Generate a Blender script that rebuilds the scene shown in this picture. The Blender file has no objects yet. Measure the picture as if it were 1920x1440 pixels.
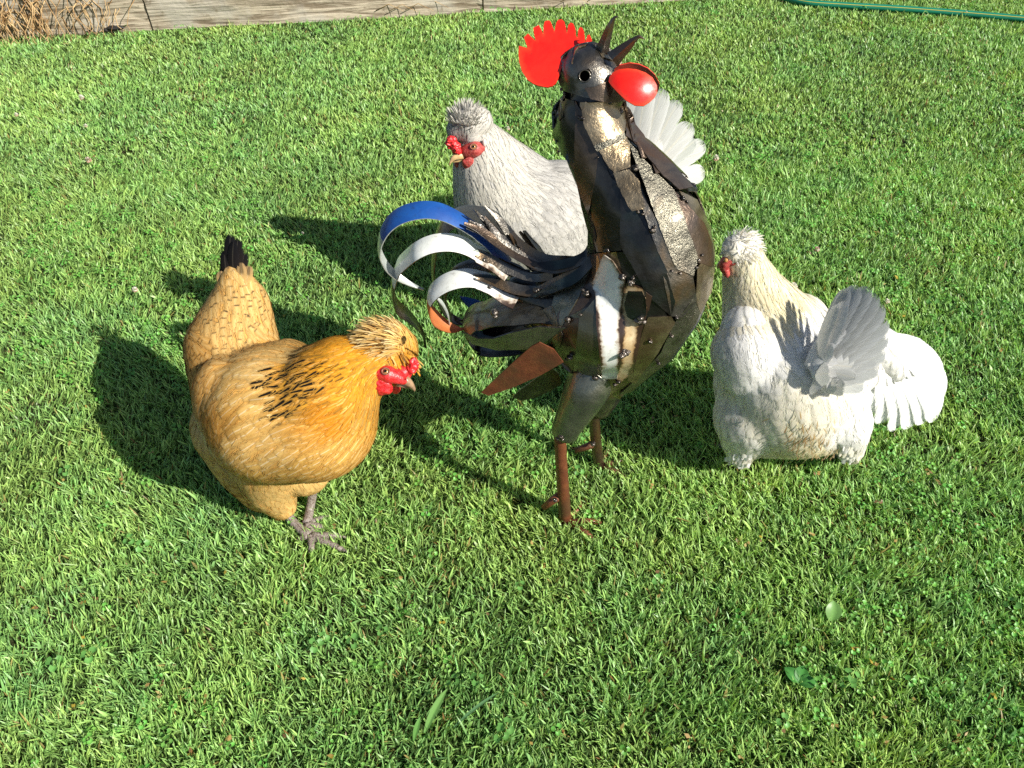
import bpy, bmesh, math, random
import numpy as np
from mathutils import Vector, Matrix, noise as mn
from mathutils.bvhtree import BVHTree
from mathutils.geometry import delaunay_2d_cdt

random.seed(7); RNG = np.random.default_rng(11)
S = bpy.context.scene
COL = S.collection
rad = math.radians

# ------------------------------------------------------------------ camera
CAM_H, PITCH, FPX = 1.10, 45.0, 1450.0
cd = bpy.data.cameras.new('camera'); cam = bpy.data.objects.new('camera', cd); COL.objects.link(cam)
cam.location = (0, 0, CAM_H); cam.rotation_euler = (rad(90 - PITCH), 0, 0)
cd.sensor_width = 36; cd.lens = FPX / 1920 * 36; cd.clip_start = 0.02; cd.clip_end = 300
S.camera = cam
# ------------------------------------------------------------------ world, sun
SUN = Vector((1.05, -0.65, 0.93)).normalized()
elev = math.asin(SUN.z); azim = math.atan2(SUN.x, SUN.y)
w = bpy.data.worlds.new('World'); S.world = w; w.use_nodes = True
nt = w.node_tree; nt.nodes.clear()
sky = nt.nodes.new('ShaderNodeTexSky'); sky.sky_type = 'NISHITA'; sky.sun_disc = False
sky.sun_elevation = elev; sky.sun_rotation = azim; sky.air_density = 1.0; sky.dust_density = 1.0
bg = nt.nodes.new('ShaderNodeBackground'); bg.inputs[1].default_value = 0.062
wo = nt.nodes.new('ShaderNodeOutputWorld')
nt.links.new(sky.outputs[0], bg.inputs[0]); nt.links.new(bg.outputs[0], wo.inputs[0])
sl = bpy.data.lights.new('sun', 'SUN'); sl.energy = 4.9; sl.angle = rad(0.5); sl.color = (1.0, 0.95, 0.85)
so = bpy.data.objects.new('sun', sl); COL.objects.link(so)
so.rotation_euler = (-SUN).to_track_quat('-Z', 'Y').to_euler()
S.view_settings.view_transform = 'Standard'; S.view_settings.look = 'None'
S.view_settings.gamma = 1; S.view_settings.use_curve_mapping = False
S.view_settings.exposure = 0.78
S.cycles.max_bounces = 6; S.cycles.transparent_max_bounces = 10
try: S.cycles.use_denoising = False
except Exception: pass

# ------------------------------------------------------------------ helpers
FW = Vector((0, math.cos(rad(PITCH)), -math.sin(rad(PITCH)))); UP = Vector((0, math.sin(rad(PITCH)), math.cos(rad(PITCH))))
CO = Vector((0, 0, CAM_H))
def ray(px, py): return FW + Vector((1, 0, 0)) * ((px - 960) / FPX) + UP * ((720 - py) / FPX)
def W(px, py, Y):
    d = ray(px, py); return CO + d * (Y / d.y)
def G(px, py, z=0.0):
    d = ray(px, py); return CO + d * ((z - CAM_H) / d.z)
def dep(p): return (p - CO).dot(FW)
def R(px, p): return px * dep(p) / FPX

def tag(o, label=None, cat=None, group=None, kind=None):
    if label: o['label'] = label
    if cat: o['category'] = cat
    if group: o['group'] = group
    if kind: o['kind'] = kind
    return o
def link(name, me, parent=None, mats=()):
    o = bpy.data.objects.new(name, me); COL.objects.link(o)
    for m in mats: me.materials.append(m)
    if parent:
        o.parent = parent
        o.matrix_parent_inverse = parent.matrix_basis.inverted()
    return o
def empty(name, loc):
    o = bpy.data.objects.new(name, None); COL.objects.link(o); o.location = loc; o.empty_display_size = .05
    return o
def fast_mesh(name, V, quads=None, tris=None, smooth=True):
    V = np.asarray(V, np.float32); me = bpy.data.meshes.new(name)
    nq = 0 if quads is None else len(quads); ntr = 0 if tris is None else len(tris)
    me.vertices.add(len(V)); me.vertices.foreach_set('co', V.ravel())
    me.loops.add(nq * 4 + ntr * 3); me.polygons.add(nq + ntr)
    li = []; ls = []
    if nq: li.append(np.asarray(quads, np.int32).ravel()); ls.append(np.arange(nq) * 4)
    if ntr: li.append(np.asarray(tris, np.int32).ravel()); ls.append(nq * 4 + np.arange(ntr) * 3)
    me.loops.foreach_set('vertex_index', np.concatenate(li))
    me.polygons.foreach_set('loop_start', np.concatenate(ls).astype(np.int32))
    me.polygons.foreach_set('use_smooth', np.full(nq + ntr, smooth))
    me.update(calc_edges=True); me.validate()
    return me
def attr_col(me, name, A):
    a = me.attributes.new(name, 'FLOAT_COLOR', 'POINT'); A = np.asarray(A, np.float32)
    if A.shape[1] == 3: A = np.concatenate([A, np.ones((len(A), 1), np.float32)], 1)
    a.data.foreach_set('color', A.ravel())
def attr_vec(me, name, A):
    a = me.attributes.new(name, 'FLOAT_VECTOR', 'POINT'); a.data.foreach_set('vector', np.asarray(A, np.float32).ravel())
def attr_f(me, name, A):
    a = me.attributes.new(name, 'FLOAT', 'POINT'); a.data.foreach_set('value', np.asarray(A, np.float32).ravel())

def crom(P, n):
    """Catmull-Rom through rows of P, n samples per span"""
    P = np.asarray(P, float); Q = np.vstack([2 * P[0] - P[1], P, 2 * P[-1] - P[-2]]); out = []
    for i in range(1, len(Q) - 2):
        for t in np.linspace(0, 1, n, endpoint=False):
            a, b, c, d = Q[i - 1], Q[i], Q[i + 1], Q[i + 2]
            out.append(.5 * (2 * b + (c - a) * t + (2 * a - 5 * b + 4 * c - d) * t * t + (3 * b - a - 3 * c + d) * t ** 3))
    out.append(P[-1]); return np.array(out)

def tube_geo(P, rads, seg=10, cap=True):
    """P list of Vector, rads list -> verts, faces"""
    V = []; F = []; n = len(P); up = None
    for i in range(n):
        t = (P[min(i + 1, n - 1)] - P[max(i - 1, 0)])
        t = t.normalized() if t.length > 1e-9 else Vector((0, 0, 1))
        if up is None: up = t.orthogonal().normalized()
        up = (up - t * up.dot(t)); up = up.normalized() if up.length > 1e-6 else t.orthogonal().normalized()
        s = t.cross(up)
        for k in range(seg):
            a = 2 * math.pi * k / seg
            V.append(P[i] + (up * math.cos(a) + s * math.sin(a)) * rads[i])
    for i in range(n - 1):
        for k in range(seg):
            k2 = (k + 1) % seg
            F.append((i * seg + k, i * seg + k2, (i + 1) * seg + k2, (i + 1) * seg + k))
    if cap:
        F.append(tuple(range(seg))[::-1]); F.append(tuple((n - 1) * seg + k for k in range(seg)))
    return V, F
class MB:
    def __init__(s): s.V = []; s.F = []; s.M = []
    def add(s, V, F, m=0):
        b = len(s.V); s.V += [tuple(v) for v in V]; s.F += [tuple(i + b for i in f) for f in F]; s.M += [m] * len(F)
    def tube(s, P, r, seg=10, m=0): s.add(*tube_geo(P, r, seg), m)
    def ptube(s, pts, n=4, seg=10, m=0):
        """pts rows (px,py,Y,rpx)"""
        Q = crom(pts, n); P = [W(*q[:3]) for q in Q]; s.tube(P, [max(R(q[3], p), 2e-4) for q, p in zip(Q, P)], seg, m)
    def ico(s, c, r, sub=2, sc=(1, 1, 1), m=0, jit=0.0, seed=0, rot=None):
        bm = bmesh.new(); bmesh.ops.create_icosphere(bm, subdivisions=sub, radius=1)
        V = []
        for v in bm.verts:
            q = v.co.copy()
            if jit: q *= 1 + jit * mn.noise(q * 1.7 + Vector((seed * 3.1, seed, 0)))
            q = Vector((q.x * sc[0], q.y * sc[1], q.z * sc[2])) * r
            if rot: q = rot @ q
            V.append(c + q)
        F = [tuple(x.index for x in f.verts) for f in bm.faces]; bm.free(); s.add(V, F, m)
    def box(s, c, sx, sy, sz, rot=None, m=0):
        V = []
        for x in (-1, 1):
            for y in (-1, 1):
                for z in (-1, 1):
                    q = Vector((x * sx / 2, y * sy / 2, z * sz / 2)); V.append(c + (rot @ q if rot else q))
        s.add(V, [(0, 1, 3, 2), (4, 6, 7, 5), (0, 4, 5, 1), (2, 3, 7, 6), (0, 2, 6, 4), (1, 5, 7, 3)], m)
    def build(s, name, mats, parent=None, smooth=True):
        me = bpy.data.meshes.new(name); me.from_pydata(s.V, [], s.F)
        if not isinstance(mats, (list, tuple)): mats = [mats]
        me.polygons.foreach_set('material_index', s.M); me.polygons.foreach_set('use_smooth', [smooth] * len(s.F))
        me.update(); return link(name, me, parent, mats)

def blob_mesh(spheres, voxel=.005, smooth=10):
    """spheres: list of chains; chain = list of (px,py,Y,rpx[,sx,sy,sz]); union, remeshed into one skin"""
    mb = MB()
    for ch in spheres:
        if isinstance(ch, tuple): ch = [ch]
        rows = [tuple(c) + (1,) * (7 - len(c)) for c in ch]
        if len(rows) > 1:
            Q = []
            for a, b in zip(rows[:-1], rows[1:]):
                for t in np.linspace(0, 1, 7, endpoint=False): Q.append(np.array(a) * (1 - t) + np.array(b) * t)
            Q.append(np.array(rows[-1]))
        else: Q = [np.array(rows[0])]
        for q in Q:
            p = W(*q[:3]); mb.ico(p, R(q[3], p), 3, q[4:7])
    o = mb.build('tmp', [])
    m = o.modifiers.new('r', 'REMESH'); m.mode = 'VOXEL'; m.voxel_size = voxel
    m = o.modifiers.new('s', 'SMOOTH'); m.factor = .5; m.iterations = smooth
    dg = bpy.context.evaluated_depsgraph_get(); dg.update()
    me = bpy.data.meshes.new_from_object(o.evaluated_get(dg))
    bpy.data.objects.remove(o); me.materials.clear()
    me.polygons.foreach_set('use_smooth', [True] * len(me.polygons))
    return me
def bvh_of(me):
    return BVHTree.FromPolygons([v.co.copy() for v in me.vertices], [tuple(p.vertices) for p in me.polygons])

# ------------------------------------------------------------------ materials
class NT:
    def __init__(s, name):
        s.m = bpy.data.materials.new(name); s.m.use_nodes = True; s.t = s.m.node_tree; s.t.nodes.clear()
        s.out = s.n('ShaderNodeOutputMaterial')
    def n(s, typ, **kw):
        x = s.t.nodes.new(typ)
        for k, v in kw.items(): setattr(x, k, v)
        return x
    def l(s, a, b): s.t.links.new(a, b)
    def val(s, sock, v):
        if hasattr(v, 'is_linked') or isinstance(v, bpy.types.NodeSocket): s.l(v, sock)
        else: sock.default_value = v
    def attr(s, name, out='Color'): return s.n('ShaderNodeAttribute', attribute_name=name).outputs[out]
    def math(s, op, a, b=0.0, c=None, clamp=False):
        x = s.n('ShaderNodeMath', operation=op, use_clamp=clamp); s.val(x.inputs[0], a); s.val(x.inputs[1], b)
        if c is not None: s.val(x.inputs[2], c)
        return x.outputs[0]
    def mix(s, f, a, b, mode='MIX'):
        x = s.n('ShaderNodeMix', data_type='RGBA', blend_type=mode); s.val(x.inputs[0], f)
        s.val(x.inputs[6], a if not isinstance(a, tuple) else (*a[:3], 1)); s.val(x.inputs[7], b if not isinstance(b, tuple) else (*b[:3], 1))
        return x.outputs[2]
    def noise(s, scale, detail=3, vec=None, rough=.5, dist=0.0):
        x = s.n('ShaderNodeTexNoise'); x.inputs['Scale'].default_value = scale; x.inputs['Detail'].default_value = detail
        x.inputs['Roughness'].default_value = rough; x.inputs['Distortion'].default_value = dist
        if vec is not None: s.l(vec, x.inputs['Vector'])
        return x.outputs[0]
    def ramp(s, f, a, b): # smooth 0..1 between a and b
        x = s.n('ShaderNodeMapRange', interpolation_type='SMOOTHSTEP'); s.val(x.inputs[0], f); x.inputs[1].default_value = a; x.inputs[2].default_value = b
        return x.outputs[0]
    def pos(s): return s.n('ShaderNodeNewGeometry').outputs['Position']
    def bump(s, h, strength=.5, dist=.002, nrm=None):
        x = s.n('ShaderNodeBump'); x.inputs['Strength'].default_value = strength; x.inputs['Distance'].default_value = dist; s.l(h, x.inputs['Height'])
        if nrm is not None: s.l(nrm, x.inputs['Normal'])
        return x.outputs[0]
    def pbr(s, base, rough=.5, metal=0.0, nrm=None, spec=.5, trans=0.0, tcol=None, coat=0.0, sss=0.0):
        p = s.n('ShaderNodeBsdfPrincipled'); s.val(p.inputs['Base Color'], base if not isinstance(base, tuple) else (*base[:3], 1))
        s.val(p.inputs['Roughness'], rough); s.val(p.inputs['Metallic'], metal); p.inputs['Specular IOR Level'].default_value = spec
        if coat: s.val(p.inputs['Coat Weight'], coat); p.inputs['Coat Roughness'].default_value = .12
        if sss: p.inputs['Subsurface Weight'].default_value = sss; p.inputs['Subsurface Scale'].default_value = .004
        if nrm is not None: s.l(nrm, p.inputs['Normal'])
        sh = p.outputs[0]
        if trans:
            tr = s.n('ShaderNodeBsdfTranslucent'); s.val(tr.inputs[0], tcol if tcol is not None else (base if not isinstance(base, tuple) else (*base[:3], 1)))
            if nrm is not None: s.l(nrm, tr.inputs['Normal'])
            mx = s.n('ShaderNodeMixShader'); mx.inputs[0].default_value = trans; s.l(sh, mx.inputs[1]); s.l(tr.outputs[0], mx.inputs[2]); sh = mx.outputs[0]
        s.l(sh, s.out.inputs[0]); return s.m

def m_grass():
    t = NT('grass_blade'); c = t.attr('gcol')
    return t.pbr(c, .42, 0, spec=.45, trans=.38, tcol=t.mix(1.0, c, (1.0, 1.0, .55), 'MULTIPLY'))
def m_soil():
    t = NT('turf_soil'); p = t.pos(); n = t.noise(60, 5, p); n2 = t.noise(6, 3, p)
    c = t.mix(n, (.012, .026, .007), (.05, .08, .02)); c = t.mix(t.ramp(n2, .5, .7), c, (.03, .025, .012))
    return t.pbr(c, .95, nrm=t.bump(n, .8, .01), spec=.1)
def m_feather(name, trans=.22, f0=.78, f1=1.30, shade=.16):
    """fcol: colour, fuv: (u -1..1, v 0..1, random), fpat: (dark centre, dark tip, pale shaft)"""
    t = NT(name); col = t.attr('fcol'); uv = t.n('ShaderNodeSeparateXYZ'); t.l(t.attr('fuv', 'Vector'), uv.inputs[0])
    pt = t.n('ShaderNodeSeparateXYZ'); t.l(t.attr('fpat', 'Vector'), pt.inputs[0])
    u, v, r = uv.outputs; au = t.math('ABSOLUTE', u)
    # barbs run outward and towards the tip
    k = t.math('MULTIPLY_ADD', au, -.55, v); cv = t.n('ShaderNodeCombineXYZ')
    t.l(t.math('MULTIPLY', k, 26.0), cv.inputs[0]); t.l(t.math('MULTIPLY', u, 1.3), cv.inputs[1]); t.l(t.math('MULTIPLY', r, 37.0), cv.inputs[2])
    b = t.noise(1.6, 3, cv.outputs[0], .6)
    c = t.mix(t.math('MULTIPLY', t.ramp(b, .35, .75), .30), col, t.mix(1.0, col, (.55, .50, .42), 'MULTIPLY'))
    c = t.mix(t.math('MULTIPLY', t.ramp(b, .55, .35), .25), c, t.mix(1.0, col, (1.25, 1.25, 1.3), 'MULTIPLY'))
    # per feather shade
    c = t.mix(t.math('MULTIPLY', r, shade), c, t.mix(1.0, c, (.74, .70, .62), 'MULTIPLY'))
    # pale shaft, pale edge
    sh = t.math('SUBTRACT', 1.0, t.ramp(au, .03, .12)); sh = t.math('MULTIPLY', sh, pt.outputs[2])
    c = t.mix(t.math('MULTIPLY', sh, .55), c, (.86, .74, .52))
    ed = t.math('MULTIPLY', t.ramp(au, .72, .95), .25); c = t.mix(ed, c, t.mix(1.0, c, (1.3, 1.3, 1.35), 'MULTIPLY'))
    # dark centre streak in the outer half
    wob = t.math('MULTIPLY_ADD', v, .35, t.math('MULTIPLY_ADD', b, .35, au))
    dc = t.math('MULTIPLY', t.math('SUBTRACT', 1.0, t.ramp(wob, .60, .95)), t.ramp(v, .35, .55)); dc = t.math('MULTIPLY', dc, pt.outputs[0])
    c = t.mix(dc, c, (.012, .008, .006))
    dt = t.math('MULTIPLY', t.ramp(t.math('MULTIPLY_ADD', b, .12, v), .84, .92), t.math('SUBTRACT', 1.0, t.ramp(t.math('MULTIPLY_ADD', b, .3, au), .55, .9))); dt = t.math('MULTIPLY', dt, pt.outputs[1])
    c = t.mix(dt, c, (.03, .02, .015))
    edge = t.math('MAXIMUM', au, t.math('MULTIPLY', t.ramp(v, .70, 1.0), 1.0)); cut = t.math('MULTIPLY_ADD', b, .9, edge); al = t.math('SUBTRACT', 1.0, t.ramp(cut, f0, f1))
    m = t.pbr(c, .7, nrm=t.bump(b, .3, .001), spec=.15, trans=trans)
    src = t.out.inputs[0].links[0].from_socket; tp = t.n('ShaderNodeBsdfTransparent'); mx = t.n('ShaderNodeMixShader'); t.l(al, mx.inputs[0]); t.l(tp.outputs[0], mx.inputs[1]); t.l(src, mx.inputs[2]); t.l(mx.outputs[0], t.out.inputs[0])
    return m
def m_metal(name, c1, c2, rough=.28, metal=.85, scorch=0.0, bumpy=1.0, c3=None, coat=.55):
    t = NT(name); p = t.pos(); n = t.noise(34, 5, p, .6, .6); n2 = t.noise(140, 4, p, .65); n3 = t.noise(14, 3, p, .5, .4)
    c = t.mix(t.ramp(n, .32, .68), c1, c2)
    c = t.mix(t.math('MULTIPLY', t.ramp(n2, .52, .75), .5), c, t.mix(1.0, c, (.35, .28, .22), 'MULTIPLY'))
    if c3: c = t.mix(t.math('MULTIPLY', t.ramp(n3, .5, .66), .8), c, c3)
    r = t.math('MULTIPLY_ADD', n2, .30, rough - .08); mt = metal
    if scorch:
        e = t.attr('edge', 'Fac'); k = t.math('MULTIPLY_ADD', n3, -1.3, t.math('MULTIPLY_ADD', n2, -.5, e)); k = t.math('SUBTRACT', 1.0, t.ramp(k, -1.0, -.5)); k = t.math('MULTIPLY', k, scorch)
        c = t.mix(k, c, (.22, .11, .03)); c = t.mix(t.ramp(k, .55, .95), c, (.035, .018, .010))
    n4 = t.noise(420, 3, p, .7); h = t.math('MULTIPLY_ADD', n4, .22, t.math('MULTIPLY_ADD', n2, .45, t.math('MULTIPLY', n3, 1.6)))
    return t.pbr(c, r, mt, nrm=t.bump(h, .55 * bumpy, .003), spec=.5, coat=coat)
def m_skin(name, c1, c2, rough=.42, scale=220, sss=.25, bs=.6):
    t = NT(name); p = t.pos(); n = t.noise(scale, 4, p, .6); n2 = t.noise(scale * .3, 2, p)
    c = t.mix(t.ramp(n, .35, .7), c1, c2)
    return t.pbr(c, rough, nrm=t.bump(n, bs, .0015), spec=.5, sss=sss)
def m_plain(name, c, rough=.4, metal=0.0, spec=.5, coat=0.0): return NT(name).pbr(c, rough, metal, spec=spec, coat=coat)
def m_scaly(name, c1, c2):
    t = NT(name); p = t.pos(); vo = t.n('ShaderNodeTexVoronoi'); vo.inputs['Scale'].default_value = 330; t.l(p, vo.inputs['Vector'])
    d = vo.outputs['Distance']; n = t.noise(120, 3, p)
    c = t.mix(t.ramp(d, .1, .7), c2, c1); c = t.mix(t.math('MULTIPLY', n, .5), c, (.20, .13, .09))
    return t.pbr(c, .5, nrm=t.bump(t.math('SUBTRACT', 1.0, d), .8, .0012), spec=.4)

M = dict(
    grass=m_grass(), soil=m_soil(), barb=m_feather('loose_barb', .35, 2.5, 3.0, .12), feather=m_feather('plumage_feather'), feather_w=m_feather('white_feather', .30, .75, 1.30, .08), quill=m_feather('flight_feather', .25, 1.36, 1.5), quill_w=m_feather('white_flight_feather', .24, 1.36, 1.5, .10),
    under_buff=m_skin('buff_down', (.48, .27, .06), (.60, .34, .08), .9, 90, 0), under_grey=m_skin('grey_down', (.36, .35, .33), (.44, .43, .40), .9, 90, 0),
    under_white=m_skin('white_down', (.66, .63, .52), (.8, .78, .70), .9, 90, 0),
    red=m_skin('red_comb_skin', (.52, .012, .016), (.66, .05, .05), .33, 260, .3), red_dull=m_skin('face_skin', (.30, .025, .025), (.46, .10, .08), .5, 300, .3),
    beak=m_skin('beak_horn', (.34, .22, .13), (.18, .11, .07), .25, 90, 0, .1), beak_pale=m_skin('pale_beak_horn', (.62, .42, .20), (.42, .28, .14), .25, 90, 0, .1),
    leg=m_scaly('scaly_leg', (.24, .215, .20), (.09, .075, .065)),
    iris=m_plain('orange_iris', (.38, .19, .06), .15), black=m_plain('black_pupil', (.004, .004, .004), .08), lid=m_skin('eyelid_skin', (.16, .06, .04), (.34, .14, .09), .5, 400, 0), ear=m_skin('pale_earlobe', (.6, .5, .45), (.7, .6, .55), .5, 300, .1),
    steel=m_metal('dark_steel', (.065, .060, .054), (.15, .14, .12), .26, c3=(.20, .12, .05)),
    black_steel=m_metal('blackened_steel', (.022, .020, .019), (.055, .050, .045), .22, c3=(.035, .055, .045)),
    green_steel=m_metal('greenish_steel', (.11, .12, .095), (.20, .20, .16), .30, c3=(.12, .10, .05)),
    grey_steel=m_metal('scuffed_grey_steel', (.07, .065, .05), (.16, .15, .115), .24, bumpy=2.3, c3=(.08, .06, .04)),
    tan_steel=m_metal('heat_tinted_steel', (.16, .12, .07), (.34, .27, .17), .24, c3=(.15, .10, .05)),
    brown=m_metal('brown_rusty_steel', (.060, .042, .032), (.12, .085, .058), .28, metal=.75, c3=(.13, .065, .028)),
    rust=m_metal('rusty_steel', (.12, .035, .018), (.20, .065, .028), .40, metal=.35, c3=(.08, .04, .02), coat=.15),
    orange=m_metal('orange_primer', (.42, .13, .03), (.30, .09, .03), .45, metal=0, coat=0),
    white=m_metal('white_paint', (.68, .70, .66), (.76, .77, .72), .32, metal=0, scorch=1.0, bumpy=.15),
    cream=m_metal('scorched_cream_paint', (.46, .33, .17), (.66, .54, .34), .35, metal=0, scorch=1.0, bumpy=.3),
    blue=m_metal('blue_paint', (.003, .050, .24), (.006, .075, .30), .5, metal=0, scorch=.5, bumpy=.2, coat=0),
    palemetal=m_metal('worn_pale_paint', (.34, .37, .35), (.50, .53, .50), .35, metal=.3, scorch=.35, bumpy=.3),
    redpaint=m_metal('glossy_red_paint', (.70, .010, .005), (.82, .018, .008), .26, metal=0, bumpy=.22, coat=.35, scorch=.30),
    darkred=m_metal('red_paint_reverse', (.30, .02, .012), (.22, .02, .012), .35, metal=0, bumpy=.2),
    weld=m_metal('weld_bead', (.04, .033, .028), (.13, .11, .09), .24, bumpy=3.0),
)

# ------------------------------------------------------------------ setting: ground
def vnoise(x, y, s, seed=0):
    """cheap smooth value noise on arrays, -1..1"""
    r = np.random.default_rng(seed).random((64, 64)) * 2 - 1
    X = x * s + 100; Y = y * s + 100; xi = np.floor(X).astype(int); yi = np.floor(Y).astype(int); fx = X - xi; fy = Y - yi
    fx = fx * fx * (3 - 2 * fx); fy = fy * fy * (3 - 2 * fy)
    g = lambda a, b: r[a % 64, b % 64]
    return (g(xi, yi) * (1 - fx) + g(xi + 1, yi) * fx) * (1 - fy) + (g(xi, yi + 1) * (1 - fx) + g(xi + 1, yi + 1) * fx) * fy

EDGE_A = Vector((-1.93, 2.855, 0)); EDGE_B = Vector((0.62, 3.25, 0)); ED = (EDGE_B - EDGE_A).normalized(); EN = Vector((-ED.y, ED.x, 0))
gx, gy = np.meshgrid(np.linspace(-30, 30, 121), np.linspace(-20, 60, 161), indexing='ij')
V = np.stack([gx.ravel(), gy.ravel(), np.zeros(gx.size)], 1); n1, n2 = gx.shape
I = np.arange(n1 * n2).reshape(n1, n2); Q = np.stack([I[:-1, :-1], I[1:, :-1], I[1:, 1:], I[:-1, 1:]], -1).reshape(-1, 4)
me = fast_mesh('ground', V, Q); link('ground', me, None, [M['soil']]); tag(bpy.data.objects['ground'], kind='structure', label='soil under the mown lawn')

# ---- lawn blades (one mesh of real blades)
def lawn_points(n, y0, y1, fac0, marg):
    y = y0 + (y1 - y0) * RNG.random(n); hw = (y * .707 + .778) * .662 + marg; x = (RNG.random(n) * 2 - 1) * hw
    keep = (x - EDGE_A.x) * EN.x + (y - EDGE_A.y) * EN.y < -.01
    keep |= x > .9
    return x[keep], y[keep]
def area(y0, y1, marg): return (y1 - y0) * 2 * (((y0 + y1) / 2 * .707 + .778) * .662 + marg)
bands = [(.22, 1.15, 86000, .0024, 4), (1.15, 2.0, 58000, .0027, 4), (2.0, 3.9, 33000, .0034, 3)]
AV = []; AQ = []; AT = []; AC = []; base = 0
for y0, y1, dens, bw, seg in bands:
    n = int(area(y0, y1, .22) * dens); x, y = lawn_points(n, y0, y1, 1, .22); n = len(x)
    # tufting: pull roots to cluster centres
    cl = vnoise(x, y, 38, 3); x = x + .006 * vnoise(x, y, 60, 4); y = y + .006 * vnoise(x, y, 60, 5)
    big = vnoise(x, y, 2.2, 1) * .6 + vnoise(x, y, 6.5, 2) * .5 + vnoise(x, y, 17, 12) * .35
    h = (.0205 + .005 * big + .005 * cl + RNG.normal(0, .006, n)).clip(.009, .052) * (1.0 if seg == 4 else .82)
    longb = RNG.random(n) < .012; h[longb] *= 1.6
    wd = bw * (.55 + .9 * RNG.random(n)); wd[RNG.random(n) < .04] *= 1.9
    yaw = RNG.random(n) * 2 * math.pi; la = np.where(RNG.random(n) < .5, 1.75 + vnoise(x, y, 9, 6) * 1.5 + RNG.normal(0, .8, n), RNG.random(n) * 2 * math.pi)
    lean = (.36 + .40 * np.abs(RNG.normal(0, 1, n))).clip(0, 1.7)
    lx = np.cos(la) * lean; ly = np.sin(la) * lean; wx = np.cos(yaw); wy = np.sin(yaw)
    ts = [0, .45, .8, 1.0] if seg == 4 else [0, .6, 1.0]
    prof = [.75, 1.0, .62, 0] if seg == 4 else [.85, .95, 0]
    kk = 1 / np.sqrt(1 + lean * lean * .8)
    vs = []
    for t, pw in zip(ts, prof):
        cx = x + lx * h * t ** 1.7 * kk; cy = y + ly * h * t ** 1.7 * kk; cz = h * t * kk * (1 - .18 * lean * t) - .002
        tw = 1 - .25 * t
        if pw > 0:
            for sg in (-.5, .5): vs.append(np.stack([cx + sg * wx * wd * pw, cy + sg * wy * wd * pw, cz + sg * wd * .25 * t], 1))
        else: vs.append(np.stack([cx, cy, cz], 1))
    VV = np.stack(vs, 1); k = VV.shape[1]; AV.append(VV.reshape(-1, 3)); b = base + np.arange(n)[:, None] * k
    if seg == 4: AQ.append((b[:, :, None] + np.array([[0, 1, 3, 2], [2, 3, 5, 4]])[None]).reshape(-1, 4)); AT.append(b + np.array([[4, 5, 6]]))
    else: AQ.append(b + np.array([[0, 1, 3, 2]])); AT.append(b + np.array([[2, 3, 4]]))
    base += n * k
    # colour
    g = np.tile(np.array([.305, .50, .14]), (n, 1))
    yl = (vnoise(x, y, 4, 8) * .5 + vnoise(x, y, 13, 9) * .5 + RNG.normal(0, .35, n)); yl = yl.clip(-1, 1.3)[:, None]
    g = g * (1 - .0 * yl) + np.where(yl > 0, yl * np.array([.085, .045, .004]), -yl * np.array([-.085, -.06, .004]))
    g *= (1 + .22 * RNG.normal(0, 1, n).clip(-1.6, 1.8) + .12 * big.clip(-1, 1))[:, None]
    dry = RNG.random(n) < (.018 + .03 * (vnoise(x, y, 7, 21) > .45)); g[dry] = np.array([.36, .29, .10]) * (.6 + .6 * RNG.random((dry.sum(), 1)))
    brn = RNG.random(n) < .004; g[brn] = [.22, .12, .04]
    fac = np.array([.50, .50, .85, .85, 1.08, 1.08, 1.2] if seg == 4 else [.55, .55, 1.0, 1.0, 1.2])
    # shade down in the turf put into the colour: foot darker, tip lighter
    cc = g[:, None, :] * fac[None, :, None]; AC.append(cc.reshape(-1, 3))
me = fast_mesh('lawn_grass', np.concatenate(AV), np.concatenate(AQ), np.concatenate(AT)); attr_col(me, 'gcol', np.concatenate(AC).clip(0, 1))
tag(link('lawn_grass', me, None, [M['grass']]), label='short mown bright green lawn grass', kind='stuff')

# ---- clover leaves in the lawn (stuff), leaflets of six-sided fans
def leaflet(c, d, r, up):
    s = d.cross(up).normalized(); P = []
    for a, rr in ((180, .12), (235, .75), (290, 1.0), (335, 1.0), (0, .82), (25, 1.0), (70, 1.0), (125, .75)):
        a = rad(a); P.append(c + (d * (math.cos(a) * rr + .9) + s * (math.sin(a) * rr * .92)) * r * .55 + up * (abs(math.sin(a)) * r * .22 + (math.cos(a) * -.05) * r))
    return [c + d * r * .5 + up * -.0004] + P
CV = []; CF = []; CC = []
def clover(x, y, z, r, colr):
    ya = random.random() * 6.28; tilt = Vector((random.gauss(0, .22), random.gauss(-.12, .22), 1)).normalized(); c = Vector((x, y, z))
    for k in range(3):
        a = ya + k * 2.094 + random.gauss(0, .12); d = Vector((math.cos(a), math.sin(a), 0)); d = (d - tilt * d.dot(tilt)).normalized()
        up = (tilt + d * random.gauss(0, .18)).normalized(); L = leaflet(c, d, r * random.uniform(.85, 1.1), up); b = len(CV); CV.extend([tuple(v) for v in L])
        for i in range(1, 9): CF.append((b, b + i, b + (i % 8) + 1))
        q = random.uniform(.85, 1.15); CC.extend([(colr[0] * 1.5 * q, colr[1] * 1.35 * q, colr[2] * 1.6 * q)] + [tuple(v * q for v in colr)] * 8)
n = 16000
u = RNG.random(n); y = .3 + 3.1 * u ** .9; x = (RNG.random(n) * 2 - 1) * ((y * .707 + .778) * .662 + .15)
dens = vnoise(x, y, 3.1, 31) * .6 + vnoise(x, y, 9, 32) * .6 + .15 + .12 * np.sin(y * 2.2)
spots = [(215, 330, .16), (640, 370, .12), (1010, 800, .05), (1120, 860, .05), (1700, 400, .2), (1560, 300, .2), (250, 480, .14), (1800, 860, .12), (1650, 830, .10), (1500, 330, .15), (560, 1200, .05), (850, 1290, .05), (600, 480, .1), (1380, 330, .15)]
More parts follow.
